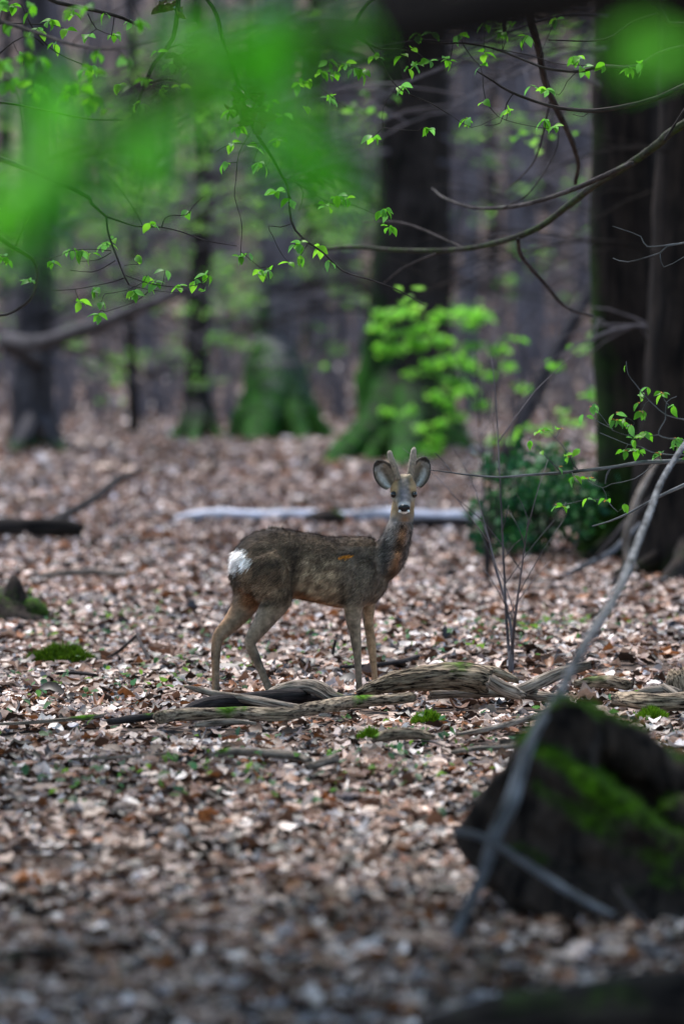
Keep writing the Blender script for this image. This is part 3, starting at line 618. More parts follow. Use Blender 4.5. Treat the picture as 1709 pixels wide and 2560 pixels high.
# ------------------------------------------------------------------ big mossy stump in the foreground, lower right
def big_stump():
    d = 10.9; o0 = at(1450, 2330, d); o0.z = gz(o0.x, d)
    root = empty('mossy_trunk_base', o0, 'large dark mossy cut trunk base lying behind the leaning grey stem', 'stump')
    def prism(poly, d0, d1, shr=.8):
        f = [at(x, y, d0) for x, y in poly]
        cx = sum(p[0] for p in poly) / len(poly); cy = sum(p[1] for p in poly) / len(poly)
        b_ = [at(cx + (x - cx) * shr, cy + (y - cy) * shr, d1) for x, y in poly]
        n = len(poly)
        return [tuple(p) for p in f + b_], [tuple(range(n - 1, -1, -1)), tuple(range(n, 2 * n))] + [(i, (i + 1) % n, n + (i + 1) % n, n + i) for i in range(n)]
    def tb(ctrl, seg=16, rough=.12):
        s = Soup(); s.tube([(*at(x, y, dd), r * pxm(dd)) for x, y, dd, r in ctrl], seg, .03, rough, (10, 5)); return s.v, s.f
    pieces = [prism([(1132, 2090), (1195, 1990), (1285, 1875), (1375, 1768), (1430, 1750), (1500, 1800), (1480, 1990), (1560, 2250), (1480, 2330), (1300, 2335), (1235, 2210), (1165, 2150)], 10.75, 11.3, .85),
              tb([(1405, 1800, 11.1, 52), (1470, 1812, 11.1, 66), (1560, 1868, 11.15, 68), (1680, 1935, 11.2, 60), (1850, 1985, 11.25, 50)]),
              tb([(1330, 1960, 10.9, 70), (1400, 2010, 10.8, 110), (1500, 2090, 10.75, 125), (1600, 2170, 10.75, 120), (1750, 2220, 10.8, 120), (1900, 2240, 10.9, 110)]),
              tb([(1250, 2150, 10.8, 70), (1400, 2240, 10.7, 95), (1600, 2280, 10.65, 90), (1850, 2300, 10.7, 95)]),
              tb([(1330, 1890, 10.75, 28), (1400, 1930, 10.7, 34), (1500, 1995, 10.65, 38), (1600, 2060, 10.62, 40), (1680, 2120, 10.62, 36)]),
              tb([(1430, 1880, 11.25, 60), (1540, 1950, 11.3, 85), (1640, 2030, 11.3, 90), (1800, 2080, 11.3, 80)]),
              tb([(1670, 2060, 10.9, 50), (1720, 2030, 10.95, 60), (1850, 2050, 11.0, 70)])]
    me = remesh('bark', pieces, .012, 6, o0)
    co, no = co_np(me), no_np(me)
    out = np.empty_like(co); moss = np.zeros(len(co)); tp = np.zeros_like(co)
    for i, (p, n) in enumerate(zip(co, no)):
        q = Vector(p) + o0
        px = q.x / q.y * FPX + 854.5; py = HORIZ + (CAMH - q.z) / q.y * FPX
        a = noise.noise(q * 6) * .022 + noise.noise(q * 14) * .014 + noise.noise(Vector((q.x * 34, q.y * 34, q.z * 20))) * .008 + noise.noise(q * 70) * .003
        out[i] = p + n * a; tp[i] = (q.x, q.y + q.z * .3, q.z + q.x * .6)
        m_ = .5 * max(0, n[2]) - .10 + .22 * noise.noise(q * 5) + .12 * noise.noise(q * 13)
        band = abs((py - 1890) - (px - 1340) * .62)     # the mossy ridge running down to the right
        dy_ = (py - 1890) - (px - 1340) * .62
        if 1420 < px < 1680 and 0 < dy_ < 190: m_ += .45 * min(1, (px - 1420) / 60) * (1 - dy_ / 190)
        m_ += .62 * max(0, 1 - band / 150) * (1 if 1310 < px < 1660 else .3) * (.35 + .65 * max(0, n[2] + .4))
        if py < 1830: m_ += .35 * max(0, n[2])
        if px < 1300 and py < 2060: m_ -= .25
        moss[i] = m_
    me.vertices.foreach_set('co', out.astype(np.float32).ravel()); me.update()
    set_v(me, 'tpos', tp); set_f(me, 'moss', moss)
    obj('bark', me, M_stump, root)
    # moss cushion blades on the ridge
    idx = np.where(moss > .40)[0]; pick = rng.choice(idx, min(9000, len(idx) * 3))
    P = out[pick] + rng.normal(0, .006, (len(pick), 3)); Nn = no[pick]
    Dv = Nn + rng.normal(0, .4, P.shape); Dv /= np.linalg.norm(Dv, axis=1)[:, None]
    V, T_, Cc = blades(P, rng.normal(0, 1, P.shape), Dv, rng.uniform(.006, .016, len(P)), rng.uniform(.003, .006, len(P)), np.array([(.050, .125, .006)]) * rng.uniform(.4, 1.4, (len(P), 1)))
    m2 = mesh_tris('moss', V, T_); set_col(m2, Cc); o = obj('moss', m2, M_moss, root); o['kind'] = 'stuff'
    # cut face with a thin rim of wood on the upper left
    return root
big_stump()
# leaning grey stem in front of it
s = Soup()
pts = [(1120, 2385, 10.3, 13), (1150, 2310, 10.35, 14), (1205, 2190, 10.4, 15), (1240, 2080, 10.45, 19), (1275, 2010, 10.5, 22), (1310, 1900, 10.6, 15), (1345, 1820, 10.7, 13), (1400, 1730, 10.9, 13), (1440, 1650, 11.2, 13), (1480, 1580, 11.6, 13), (1530, 1505, 12.2, 12), (1565, 1430, 12.8, 11), (1592, 1360, 13.6, 10), (1620, 1290, 14.4, 9), (1660, 1190, 15.4, 8), (1745, 1060, 16.5, 7)]
W = [(*at(x, y, d), r * pxm(d)) for x, y, d, r in pts]
s.tube(W, 12, .03, .08, (30, 6))
o = s.build('leaning_sapling', M_greytwig, None, W[0][:3]); o.location = W[0][:3]
tag(o, 'long leaning grey bare stem crossing in front of the large mossy stump', 'sapling')
log('blue_grey_stick', 'straight blue grey stick slanting across the dark foot of the mossy stump', [(1130, 2075, 10.45, 15), (1220, 2100, 10.4, 18), (1330, 2170, 10.4, 20), (1430, 2235, 10.35, 20), (1530, 2290, 10.3, 18)], M_greytwig, 'stick', seg=10)
log('blue_grey_stick', 'short grey stick leaning under the mossy stump on its right', [(1535, 2215, 10.4, 12), (1565, 2255, 10.35, 15), (1620, 2320, 10.3, 14)], M_twig, 'stick', seg=10)

# ------------------------------------------------------------------ leaf litter
bands = [(7.2, 12.5, 640, .060, T_near, .20), (12.5, 18.6, 640, .068, T_near, .19), (18.6, 30, 430, .072, T_mid, .26), (30, 48, 190, .085, T_far, .55), (48, 100, 42, .15, T_far, .5), (100, 135, 20, .24, T_far, .5)]
Vs, Ts, Cs, off = [], [], [], 0
big = None
for i, (d0, d1, dn, sz, tp, sd) in enumerate(bands):
    A = litter_band(d0, d1, dn, sz, tp, sd)
    if i <= 2:      # keep the logs clear of leaves that would bury them
        q = A[0]; bad = np.zeros(len(q), bool)
        for (lx, ly, lr) in LOGPTS:
            bad |= (np.abs(q[:, 0] - lx) < .05) & (q[:, 1] > ly - lr - .28) & (q[:, 1] < ly + lr + .02)
        keep = ~(bad & (rng.uniform(0, 1, len(q)) < .8)); A = [a[keep] for a in A]
    if i == 1:      # the largest leaves of the sharp band become objects of their own
        vis = (np.abs(A[0][:, 0]) < .078 * A[0][:, 1]) & (A[0][:, 1] < 17.2) & (A[0][:, 1] > 14)
        order = np.argsort(-(A[4] * vis))[:300]
        big = [a[order] for a in A]
        keep = np.ones(len(A[4]), bool); keep[order] = False
        A = [a[keep] for a in A]
    v, t, k = leaves_np(tp, *A)
    Vs.append(v); Ts.append(t + off); Cs.append(leaf_cols(len(A[4]), k, A[0])); off += len(v)
me = mesh_tris('leaf_litter', np.concatenate(Vs), np.concatenate(Ts), True); set_col(me, np.concatenate(Cs))
lit = obj('leaf_litter', me, M_litter, ground); lit['kind'] = 'stuff'
leaf_me = []
for i in range(16):
    z1 = np.zeros(1)
    v, t, k = leaves_np(T_near, np.zeros((1, 3)), z1, z1, z1, np.ones(1), rng.normal(.2, .4, 1), rng.normal(.2, .3, 1), rng.normal(0, .4, 1))
    m_ = mesh_tris('dry_leaf', v, t, True); set_col(m_, np.repeat(PAL[[0, 1, 2, 3, 2, 6, 1, 7][i % 8]][None], len(v), 0)); m_.materials.append(M_litter); leaf_me.append(m_)
for i in range(300):
    o = bpy.data.objects.new('dry_leaf', leaf_me[i % 16]); C.objects.link(o); o.parent = ground
    o.location = big[0][i] + np.array([0, 0, .008]); o.rotation_euler = (big[3][i], big[2][i], big[1][i])
    s_ = min(big[4][i], .092); o.scale = (s_, s_, s_)

# ------------------------------------------------------------------ roe deer
DY = 17.95; DPX = 740; GPY = HORIZ + CAMH * FPX / DY
O = at(DPX, GPY, DY); O.z = 0.0
TA = math.tan(R(20)); CA = math.cos(R(20)); SA = math.sin(R(20))
ZK = 2.24
def dv(zx, zy, lat=0.0, extra=0.0):
    """point on the deer from the drawing grid of its side view, lat = metres towards its far side"""
    px, py = 480 + zx / ZK, 1080 + zy / ZK
    dep = 0
    for _ in range(3):
        p = at(px, py, DY + dep); dep = (p.x - O.x) * TA + lat / CA + extra
    return at(px, py, DY + dep) - O
deer = empty('roe_deer', O, 'roe deer buck standing side on among the leaves, head turned to face out', 'deer')
MPZ = pxm(DY) / ZK           # metres per drawing unit
def ring_loft(rings, seg=24):
    V, F = [], []
    for (c, a, b_, ha, hb, p) in rings:
        for k in range(seg):
            t = 2 * math.pi * k / seg; ct, st = math.cos(t), math.sin(t)
            ct = math.copysign(abs(ct) ** p, ct); st = math.copysign(abs(st) ** p, st)
            V.append(tuple(c + a * (ct * ha) + b_ * (st * hb)))
    n = len(rings)
    for i in range(n - 1):
        for k in range(seg):
            k2 = (k + 1) % seg; F.append((i * seg + k, i * seg + k2, (i + 1) * seg + k2, (i + 1) * seg + k))
    F.append(tuple(range(seg - 1, -1, -1))); F.append(tuple((n - 1) * seg + k for k in range(seg)))
    return V, F
LATV = Vector((-SA, CA, 0)); UPV = Vector((0, 0, 1))
tors = [(240, 690, 800, .045), (262, 640, 850, .080), (310, 590, 905, .102), (370, 556, 925, .112), (440, 540, 930, .114), (510, 545, 930, .114), (580, 557, 930, .117), (650, 568, 945, .124), (720, 580, 962, .130), (800, 590, 982, .130), (870, 590, 988, .122), (940, 586, 985, .108), (1000, 592, 965, .094), (1045, 640, 930, .078), (1078, 710, 890, .052)]
rings = []
for (x, t, b_, hw) in tors:
    a, c = dv(x, t), dv(x, b_); rings.append(((a + c) / 2, LATV, UPV, hw, (a.z - c.z) / 2, .92))
pieces = [ring_loft(rings)]
def limb(pts, seg=14):
    s = Soup(); s.tube([(*dv(x, y, l, e), r) for x, y, l, e, r in pts], seg, .012); return s.v, s.f
def wr(w_): return w_ / 2 * MPZ
NL, FL = -.075, .075
# near hind leg: thigh, stifle, gaskin, hock, cannon, pastern
pieces.append(limb([(400, 690, -.045, 0, .085), (430, 780, -.055, 0, .100), (455, 870, -.06, 0, .088), (475, 940, NL, 0, wr(165)), (432, 1010, NL, 0, wr(136)), (388, 1080, NL, 0, wr(106)), (342, 1145, NL, 0, wr(80)), (324, 1186, NL, 0, wr(64)), (345, 1240, NL, 0, wr(58)), (372, 1300, NL, 0, wr(50)), (405, 1380, NL, 0, wr(44)), (440, 1462, NL, 0, wr(46)), (452, 1495, NL, 0, wr(46)), (462, 1520, NL, 0, wr(34))]))
pieces.append(limb([(400, 1020, NL, 0, wr(60)), (330, 1120, NL, 0, wr(40)), (306, 1172, NL, 0, wr(34))]))
# far hind leg
pieces.append(limb([(330, 720, .05, 0, .075), (320, 800, .06, 0, .085), (318, 890, FL, 0, wr(175)), (298, 965, FL, 0, wr(150)), (246, 1040, FL, 0, wr(118)), (192, 1100, FL, 0, wr(90)), (150, 1150, FL, 0, wr(68)), (138, 1185, FL, 0, wr(62)), (132, 1250, FL, 0, wr(56)), (132, 1330, FL, 0, wr(48)), (131, 1420, FL, 0, wr(44)), (130, 1500, FL, 0, wr(48)), (136, 1530, FL, 0, wr(38)), (142, 1550, FL, 0, wr(30))]))
pieces.append(limb([(220, 1040, FL, 0, wr(54)), (145, 1115, FL, 0, wr(38)), (122, 1165, FL, 0, wr(32))]))
# near front leg
pieces.append(limb([(960, 720, -.055, 0, .062), (950, 820, -.062, 0, .075), (930, 900, -.066, 0, .066), (905, 970, -.066, 0, wr(112)), (902, 1050, -.066, 0, wr(88)), (913, 1130, -.066, 0, wr(68)), (920, 1200, -.066, 0, wr(58)), (926, 1260, -.066, 0, wr(46)), (931, 1350, -.066, 0, wr(40)), (936, 1440, -.066, 0, wr(40)), (940, 1475, -.066, 0, wr(44)), (948, 1500, -.066, 0, wr(34))]))
# far front leg
pieces.append(limb([(985, 880, .04, 0, .055), (985, 960, .055, 0, wr(90)), (985, 1050, .06, 0, wr(64)), (996, 1130, .06, 0, wr(56)), (1003, 1190, .06, 0, wr(56)), (1010, 1250, .06, 0, wr(46)), (1018, 1330, .06, 0, wr(38)), (1025, 1400, .06, 0, wr(38)), (1030, 1440, .06, 0, wr(42)), (1037, 1462, .06, 0, wr(32))]))
# neck
pieces.append(limb([(1000, 760, 0, 0, .085), (1060, 730, -.01, -.01, .085), (1105, 680, -.015, -.025, .078), (1135, 615, -.015, -.045, .064), (1158, 550, -.01, -.062, .056), (1174, 480, 0, -.075, .052), (1182, 410, 0, -.08, .050), (1184, 340, 0, -.08, .046)], 18))
# head
EYE = dv(1185, 347, 0, -.16)
PH = R(25)
AX = Vector((0, -math.cos(PH), -math.sin(PH))); UH = Vector((0, -math.sin(PH), math.cos(PH))); RX = Vector((1, 0, 0))
HO = EYE - AX * .038 - UH * .012
hr = [(-.085, .018, .022, 0), (-.068, .040, .044, .004), (-.04, .052, .060, .010), (-.012, .057, .064, .008), (.014, .058, .058, .002), (.036, .051, .050, -.005), (.06, .040, .043, -.010), (.085, .031, .036, -.014), (.106, .028, .031, -.015), (.122, .025, .026, -.016), (.134, .014, .015, -.017)]
pieces.append(ring_loft([(HO + AX * t + UH * c, RX, UH, a, b_, .95) for t, a, b_, c in hr], 24))
for sx in (-1, 1):      # brow ridges and pedicles
    s = Soup(); s.tube([(*(HO + AX * .0 + UH * .045 + RX * sx * .022), .016), (*(HO - AX * .02 + UH * .075 + RX * sx * .026), .014)], 10, .01); pieces.append((s.v, s.f))
    s = Soup(); s.tube([(*(HO + AX * .012 + UH * .030 + RX * sx * .036), .014), (*(HO + AX * .034 + UH * .026 + RX * sx * .034), .013)], 10, .01); pieces.append((s.v, s.f))
# tail stub
bme = remesh('body', pieces, .0062, 7)
co, no = co_np(bme), no_np(bme)
out = co.copy()
for i, p in enumerate(co):
    q = Vector(p)
    if p[2] > .42: out[i] = p + no[i] * (noise.noise(q * 22) * .0035 + noise.noise(q * 60) * .0018)
bme.vertices.foreach_set('co', out.ravel()); bme.update(); co, no = co_np(bme), no_np(bme)
EYEn = np.array(EYE)
def sm(a, b_, x): return float(np.clip((x - a) / (b_ - a), 0, 1)) if a != b_ else 0.0
def mixc(a, b_, f): return [a[i] + (b_[i] - a[i]) * f for i in range(3)]
def zcoord(p):
    q = Vector(p) + O; d = q.y
    return (( q.x / d * FPX * 1.0 + 854.5) - 480) * ZK, ((HORIZ + (CAMH - q.z) / d * FPX) - 1080) * ZK
def bell(x, w_): return math.exp(-(x / w_) ** 2)
def coat(p, n):
    zx, zy = zcoord(p); q = Vector(p)
    nz = noise.noise(q * 35); nf = noise.noise(Vector((q.x * 60, q.y * 60, q.z * 110)))
    nl = noise.noise(q * 9); nm = noise.noise(q * 18)
    if zy < 500 and zx > 1080:
        r = np.array(p) - EYEn; hx = r[0] / .0002636; hy = -r[2] / .0002636     # face grid, eyes at 0,0
        front = sm(-.05, .05, -(r[1] - .03)) * sm(-.3, .1, -n[1]); ax_ = abs(hx)
        c = [.20, .165, .135]
        c = mixc(c, [.34, .23, .12], .8 * sm(60, 140, hy) * sm(60, 130, ax_))
        c = mixc(c, [.19, .165, .15], sm(300, 420, hy))                               # neck below the jaw
        c = mixc(c, [.27, .135, .065], .8 * sm(330, 400, hy) * bell(hx - 20, 90))
        fc = list(c)
        fc = mixc(fc, [.52, .31, .13], .9 * sm(40, -60, hy) * sm(60, 120, ax_) * sm(330, 250, -hy))
        fc = mixc(fc, [.105, .095, .095], .92 * bell(hx, 105) * bell(hy + 175, 105))
        fc = mixc(fc, [.115, .112, .135], .95 * bell(hx, 92) * sm(-150, -60, hy) * sm(170, 110, hy))
        fc = mixc(fc, [.46, .35, .22], .75 * sm(-240, -290, hy))
        fc = mixc(fc, [.45, .38, .30], .75 * bell(ax_ - 175, 55) * bell(hy - 75, 40))
        fc = mixc(fc, [.07, .06, .055], .7 * bell(ax_ - 165, 62) * bell(hy, 48))
        if r[1] < -.045:
            fc = mixc(fc, [.66, .65, .66], .95 * bell(hx, 85) * bell(hy - 165, 38))
            fc = mixc(fc, [.84, .83, .82], sm(255, 285, hy) * sm(410, 385, hy) * sm(110, 85, ax_))
        c = mixc(c, fc, front)
        k = 1 + .25 * nz + .15 * nf
        return [max(.004, x * k) for x in c]
    c = [.24, .17, .118]
    top = 640 + (280 - zx) * .6 if zx < 320 else 560 + max(0, zx - 450) * .06
    back = sm(top + 210, top - 10, zy + nl * 70 + nm * 40)
    c = mixc(c, [.042, .031, .025], back * .95)
    if 540 < zx < 900 and zy > 680: c = mixc(c, [.40, .31, .215], sm(660, 780, zy) * float(np.clip(.40 + 1.1 * nz + .7 * nm, 0, 1)))  # paler flank coat, lifted further to paint the modelling flat light lacks
    if 800 < zx < 1120 and 640 < zy < 985: c = mixc(c, [.150, .122, .100], .8 * sm(800, 880, zx))
    if 300 < zx < 640 and zy > 640: c = mixc(c, [.085, .058, .040], float(np.clip(.45 + 1.2 * nm, 0, .9)))  # dark haunch coat, deepened to paint muscle form in flat light
    c = mixc(c, [.03, .022, .018], .8 * bell(zx - (580 + nl * 25), 30) * sm(600, 700, zy) * sm(900, 800, zy))     # crease shade painted before the thigh
    c = mixc(c, [.035, .026, .02], .85 * bell(zx - (850 + nl * 30), 28) * sm(780, 860, zy) * sm(1010, 960, zy))      # crease shade painted behind the elbow
    lat = p[0] * -SA + p[1] * CA
    if 565 < zx < 860:
        bl = 870 + (zx - 575) * .40 + nm * 25
        c = mixc(c, [.27, .125, .055], .8 * sm(bl, bl + 22, zy) * sm(565, 590, zx) * sm(860, 835, zx))
    if zx > 1035 and zy < 820:
        f_ = sm(1035, 1075, zx)
        nk = [.19, .17, .165]
        nk = mixc(nk, [.04, .035, .033], .9 * bell(zx - (1082 + (zy - 600) * .1 + nm * 14), 26) * (1 if zy > 590 else .4))
        nk = mixc(nk, [.27, .125, .055], .85 * bell(zx - (1188 - max(0, zy - 560) * .24), 26) * sm(490, 540, zy))
        nk = [x * (1 + .7 * nf + .3 * nz) for x in nk]
        c = mixc(c, nk, f_ * sm(830, 780, zy))
    if zy > 940:
        lg = [.225, .172, .128]
        if zx > 965: lg = [.33, .225, .14]
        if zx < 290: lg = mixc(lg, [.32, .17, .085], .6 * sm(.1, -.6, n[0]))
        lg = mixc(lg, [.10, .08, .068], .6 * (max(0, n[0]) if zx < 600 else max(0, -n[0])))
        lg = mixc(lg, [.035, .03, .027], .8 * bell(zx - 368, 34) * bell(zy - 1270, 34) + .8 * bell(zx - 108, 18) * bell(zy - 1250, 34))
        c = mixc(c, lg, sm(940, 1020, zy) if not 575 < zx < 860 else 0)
    if zx < 430 and 800 < zy < 1030 and lat > 0: c = mixc(c, [.22, .105, .052], (.8 * sm(255, 300, zx) + .15) * sm(1030, 970, zy) * sm(800, 850, zy))
    c = mixc(c, [.04, .034, .03], .75 * bell(zx - 238, 34) * bell(zy - 825, 55))
    if zx < 360 and 630 < zy < 810:
        e = ((zx - 250) / 80) ** 2 + ((zy - 716) / 62) ** 2 + .5 * nz + .3 * nm
        c = mixc(c, [.86, .85, .86], sm(1.05, .85, e) * (1 - bell(zx - 266, 13) * sm(715, 750, zy)))
    if lat < 0:
        c = mixc(c, [.66, .25, .02], sm(1, .7, abs(zy - (699 - (zx - 860) * .14)) / max(1, 14 * (1 - abs(zx - 862) / 52))) if abs(zx - 862) < 50 else 0)
        c = mixc(c, [.03, .024, .02], .85 * bell(zy - (682 - (zx - 860) * .05), 9) * sm(75, 50, abs(zx - 860)))
    c = mixc(c, [.02, .016, .014], float(np.clip(noise.noise(q * 14 + Vector((3, 7, 1))) * 1.5 - .25, 0, .6)) * sm(1000, 900, zy) * (0 if min(c) > .4 else 1))
    k = 1 + .55 * nz + .4 * nf
    return [max(.004, x * w_ * max(.25, k)) for x, w_ in zip(c, (1.03, 1.0, .96))]
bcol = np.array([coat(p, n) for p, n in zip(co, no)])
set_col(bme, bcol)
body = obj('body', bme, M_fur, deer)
# coat of fine hairs over the skin
bme.calc_loop_triangles()
tr = np.empty(len(bme.loop_triangles) * 3, np.int32); bme.loop_triangles.foreach_get('vertices', tr); tr = tr.reshape(-1, 3)
A_, B_, C_ = co[tr[:, 0]], co[tr[:, 1]], co[tr[:, 2]]
ar = np.linalg.norm(np.cross(B_ - A_, C_ - A_), axis=1)
NH = 85000
pi = rng.choice(len(tr), NH, p=ar / ar.sum()); u = rng.uniform(0, 1, NH); v = rng.uniform(0, 1, NH); f = u + v > 1; u[f], v[f] = 1 - u[f], 1 - v[f]
P = A_[pi] + (B_[pi] - A_[pi]) * u[:, None] + (C_[pi] - A_[pi]) * v[:, None]
Nn = no[tr[pi, 0]]; Cc = bcol[tr[pi, 0]] * rng.choice([.35, .7, 1.0, 1.3, 1.75], (NH, 1), p=[.18, .22, .25, .2, .15])
flow = np.tile(np.array([-CA * .8, -SA * .8, -.55]), (NH, 1))
leg = P[:, 2] < .40; flow[leg] = (0, 0, -1)
nk = (P[:, 2] > .72) ; flow[nk] = (-.1, .2, -1)
flow = flow - Nn * (flow * Nn).sum(1)[:, None]; flow += rng.normal(0, .20, flow.shape) + Nn * .26
flow /= np.linalg.norm(flow, axis=1)[:, None]
Lh = np.where(leg, rng.uniform(.004, .008, NH), rng.uniform(.014, .028, NH))
hd = (P[:, 2] > EYEn[2] - .12) & (P[:, 0] > EYEn[0] - .09); Lh = np.where(hd, rng.uniform(.003, .006, NH), Lh)
white = Cc.min(1) > .4; Lh = np.where(white & ~hd, Lh * 1.5, Lh)
V, T_, Cc = blades(P - Nn * .001, Nn, flow, Lh, np.where(hd, .0013, .0026), Cc)
fme = mesh_tris('fur', V, T_); set_col(fme, Cc)
fo = obj('fur', fme, M_fur, deer); fo['kind'] = 'stuff'
# eyes, nose, ears, antlers, hooves
def ball(name, c, r, sc, mat, parent, seg=20):
    bm = bmesh.new(); bmesh.ops.create_uvsphere(bm, u_segments=seg, v_segments=seg // 2, radius=r)
    for v_ in bm.verts: v_.co = Vector((v_.co.x * sc[0], v_.co.y * sc[1], v_.co.z * sc[2]))
    me = bpy.data.meshes.new(name); bm.to_mesh(me); bm.free(); me.polygons.foreach_set('use_smooth', [True] * len(me.polygons))
    o = obj(name, me, mat, parent); o.location = c; return o
M_eye = plain('eye_gloss', (.006, .004, .004), .08, .6); M_nose = plain('wet_nose', (.008, .008, .010), .28, .5)
for sx in (-1, 1):
    ball('eye', EYE + RX * sx * .0445 + Vector((0, -.007, -.002)), .0152, (.85, 1, .95), M_eye, deer)
nose_c = HO + AX * .128 - UH * .010
def nose():
    bm = bmesh.new(); bmesh.ops.create_uvsphere(bm, u_segments=20, v_segments=12, radius=1)
    for v_ in bm.verts:
        x, y, z = v_.co; wd = .026 * (1 + .12 * z) ; 
        nost = math.exp(-(((abs(x) - .55) / .22) ** 2 + ((z + .05) / .3) ** 2)) * (1 if y < 0 else 0)
        v_.co = Vector((x * wd, y * .013 + nost * .006, z * .0165))
    me = bpy.data.meshes.new('nose'); bm.to_mesh(me); bm.free(); me.polygons.foreach_set('use_smooth', [True] * len(me.polygons))
    o = obj('nose', me, M_nose, deer); o.location = nose_c; o.rotation_euler = (PH * .6, 0, 0)
nose()
M_lip = plain('white_lip_hair', (.84, .84, .84), .7, .2)
for sx in (-1, 1): ball('lip_spot', nose_c + RX * sx * .0185 + Vector((0, -.006, -.0135)), .0062, (1, .9, 1.05), M_lip, deer, 12)
def ear(side, base, tip, wid):
    b_, t = dv(*base, 0, -.11), dv(*tip, 0, -.125); ax = (t - b_); L = ax.length; ax.normalize()
    back = Vector((0, 1, 0)); acr = ax.cross(back).normalized()
    nu, nv = 16, 13; V, F, K = [], [], []
    for i in range(nu + 1):
        u_ = i / nu; w_ = wid * max(0, math.sin(math.pi * (.10 + u_ * .90) ** .92)) ** .55 if u_ < 1 else .0
        w_ = max(w_, .004 if u_ < 1 else .001)
        for j in range(nv + 1):
            s_ = j / nv * 2 - 1
            dep = .030 * (1 - s_ * s_) * math.sin(math.pi * min(1, u_ * .85 + .1))
            V.append(b_ + ax * (u_ * L) + acr * (s_ * w_) + back * dep)
            inner = s_ * side                     # + towards the head
            edge = max(abs(s_), u_ * 1.02)
            c = [.20, .165, .135]
            if edge > .88: c = [.05, .043, .04]
            elif .05 < inner < .75 and u_ < .72: c = [.20, .165, .135]; f_ = bell(inner - .42, .26) * sm(.78, .5, u_); c = mixc(c, [.66, .67, .70], f_)
            elif inner < -.35 and u_ < .8: c = [.30, .25, .20]
            elif u_ > .7: c = [.34, .32, .31]
            if inner < -.75: c = [.085, .07, .06]
            K.append([x * (1 + .35 * noise.noise(Vector((u_ * 9, s_ * 6, side)))) for x in c])
    for i in range(nu):
        for j in range(nv): a = i * (nv + 1) + j; F.append((a, a + 1, a + nv + 2, a + nv + 1))
    me = mesh_np('ear', V, F); set_col(me, K); o = obj('ear', me, M_fur, deer)
    m = o.modifiers.new('thickness', 'SOLIDIFY'); m.thickness = .005; m.offset = 0
    # hairs inside the ear
    n = 500; Pp, Cn = [], []
    for q in range(n):
        i = rng.integers(1, nu - 1); j = rng.integers(1, nv - 1); a = i * (nv + 1) + j; p = V[a]
        Pp.append(p + Vector(rng.normal(0, .002, 3))); Cn.append(K[a])
    Pp = np.array(Pp); Dd = np.tile(np.array(ax), (n, 1)) + np.array([side * -.3, -.5, 0]) + rng.normal(0, .3, (n, 3)); Dd /= np.linalg.norm(Dd, axis=1)[:, None]
    V2, T2, C2 = blades(Pp, np.tile(np.array([0, -1, .1]), (n, 1)), Dd, rng.uniform(.008, .02, n), np.full(n, .0016), np.array(Cn) * rng.uniform(.7, 1.3, (n, 1)))
    m2 = mesh_tris('ear_hair', V2, T2); set_col(m2, C2); e = obj('ear_hair', m2, M_fur, o); e['kind'] = 'stuff'
ear(1, (1120, 305), (1034, 160), .0470)
ear(-1, (1247, 300), (1308, 140), .0440)
M_velvet = col_mat('antler_velvet', .85, .15, 0, .2, 120)
for pts in ([(1152, 265, .0150), (1140, 225, .0140), (1126, 180, .0135), (1112, 140, .0125), (1106, 115, .0105), (1104, 104, .004)], [(1216, 262, .0150), (1224, 220, .0145), (1232, 175, .0150), (1238, 130, .0135), (1242, 98, .0110), (1243, 86, .004)]):
    s = Soup(); s.tube([(*(dv(x, y, 0, -.13)), r) for x, y, r in pts], 14, .005, .14, (70, 40))
    v_ = np.array(s.v); me = mesh_np('antler', v_, s.f)
    z0, z1 = v_[:, 2].min(), v_[:, 2].max(); f_ = ((v_[:, 2] - z0) / (z1 - z0))[:, None]
    cc = np.array([[.21, .165, .125]]) * (1 - f_) + np.array([[.36, .29, .24]]) * f_
    nn = np.array([noise.noise(Vector(q) * 90) for q in v_])[:, None]
    set_col(me, cc * (1 + .5 * nn)); ao = obj('antler', me, M_velvet, deer)
    no_ = no_np(me); pk = rng.integers(0, len(v_), 700)
    Dd = no_[pk] + np.array([0, 0, .8]) + rng.normal(0, .3, (700, 3)); Dd /= np.linalg.norm(Dd, axis=1)[:, None]
    V2, T2, C2 = blades(v_[pk], rng.normal(0, 1, (700, 3)), Dd, rng.uniform(.003, .007, 700), np.full(700, .0013), cc[pk] * rng.uniform(.7, 1.7, (700, 1)))
    m2 = mesh_tris('velvet', V2, T2); set_col(m2, C2); e = obj('velvet', m2, M_velvet, ao); e['kind'] = 'stuff'
M_hoof = plain('hoof_horn', (.012, .010, .010), .45, .4)
for (x, y, l) in ((462, 1522, NL), (142, 1552, FL), (948, 1502, -.066), (1037, 1464, .06)):
    p = dv(x, y, l); s = Soup()
    for sx in (-1, 1):
        off = LATV * sx * .0085
        s.tube([(*(p + off + UPV * .012), .0125), (*(p + off + Vector((.010, 0, -.010))), .0125), (*(Vector((p.x, p.y, 0)) + off + Vector((.020, 0, -.004))), .010)], 8, .008)
    v_ = np.array(s.v); me = mesh_np('hoof', v_, s.f); obj('hoof', me, M_hoof, deer)

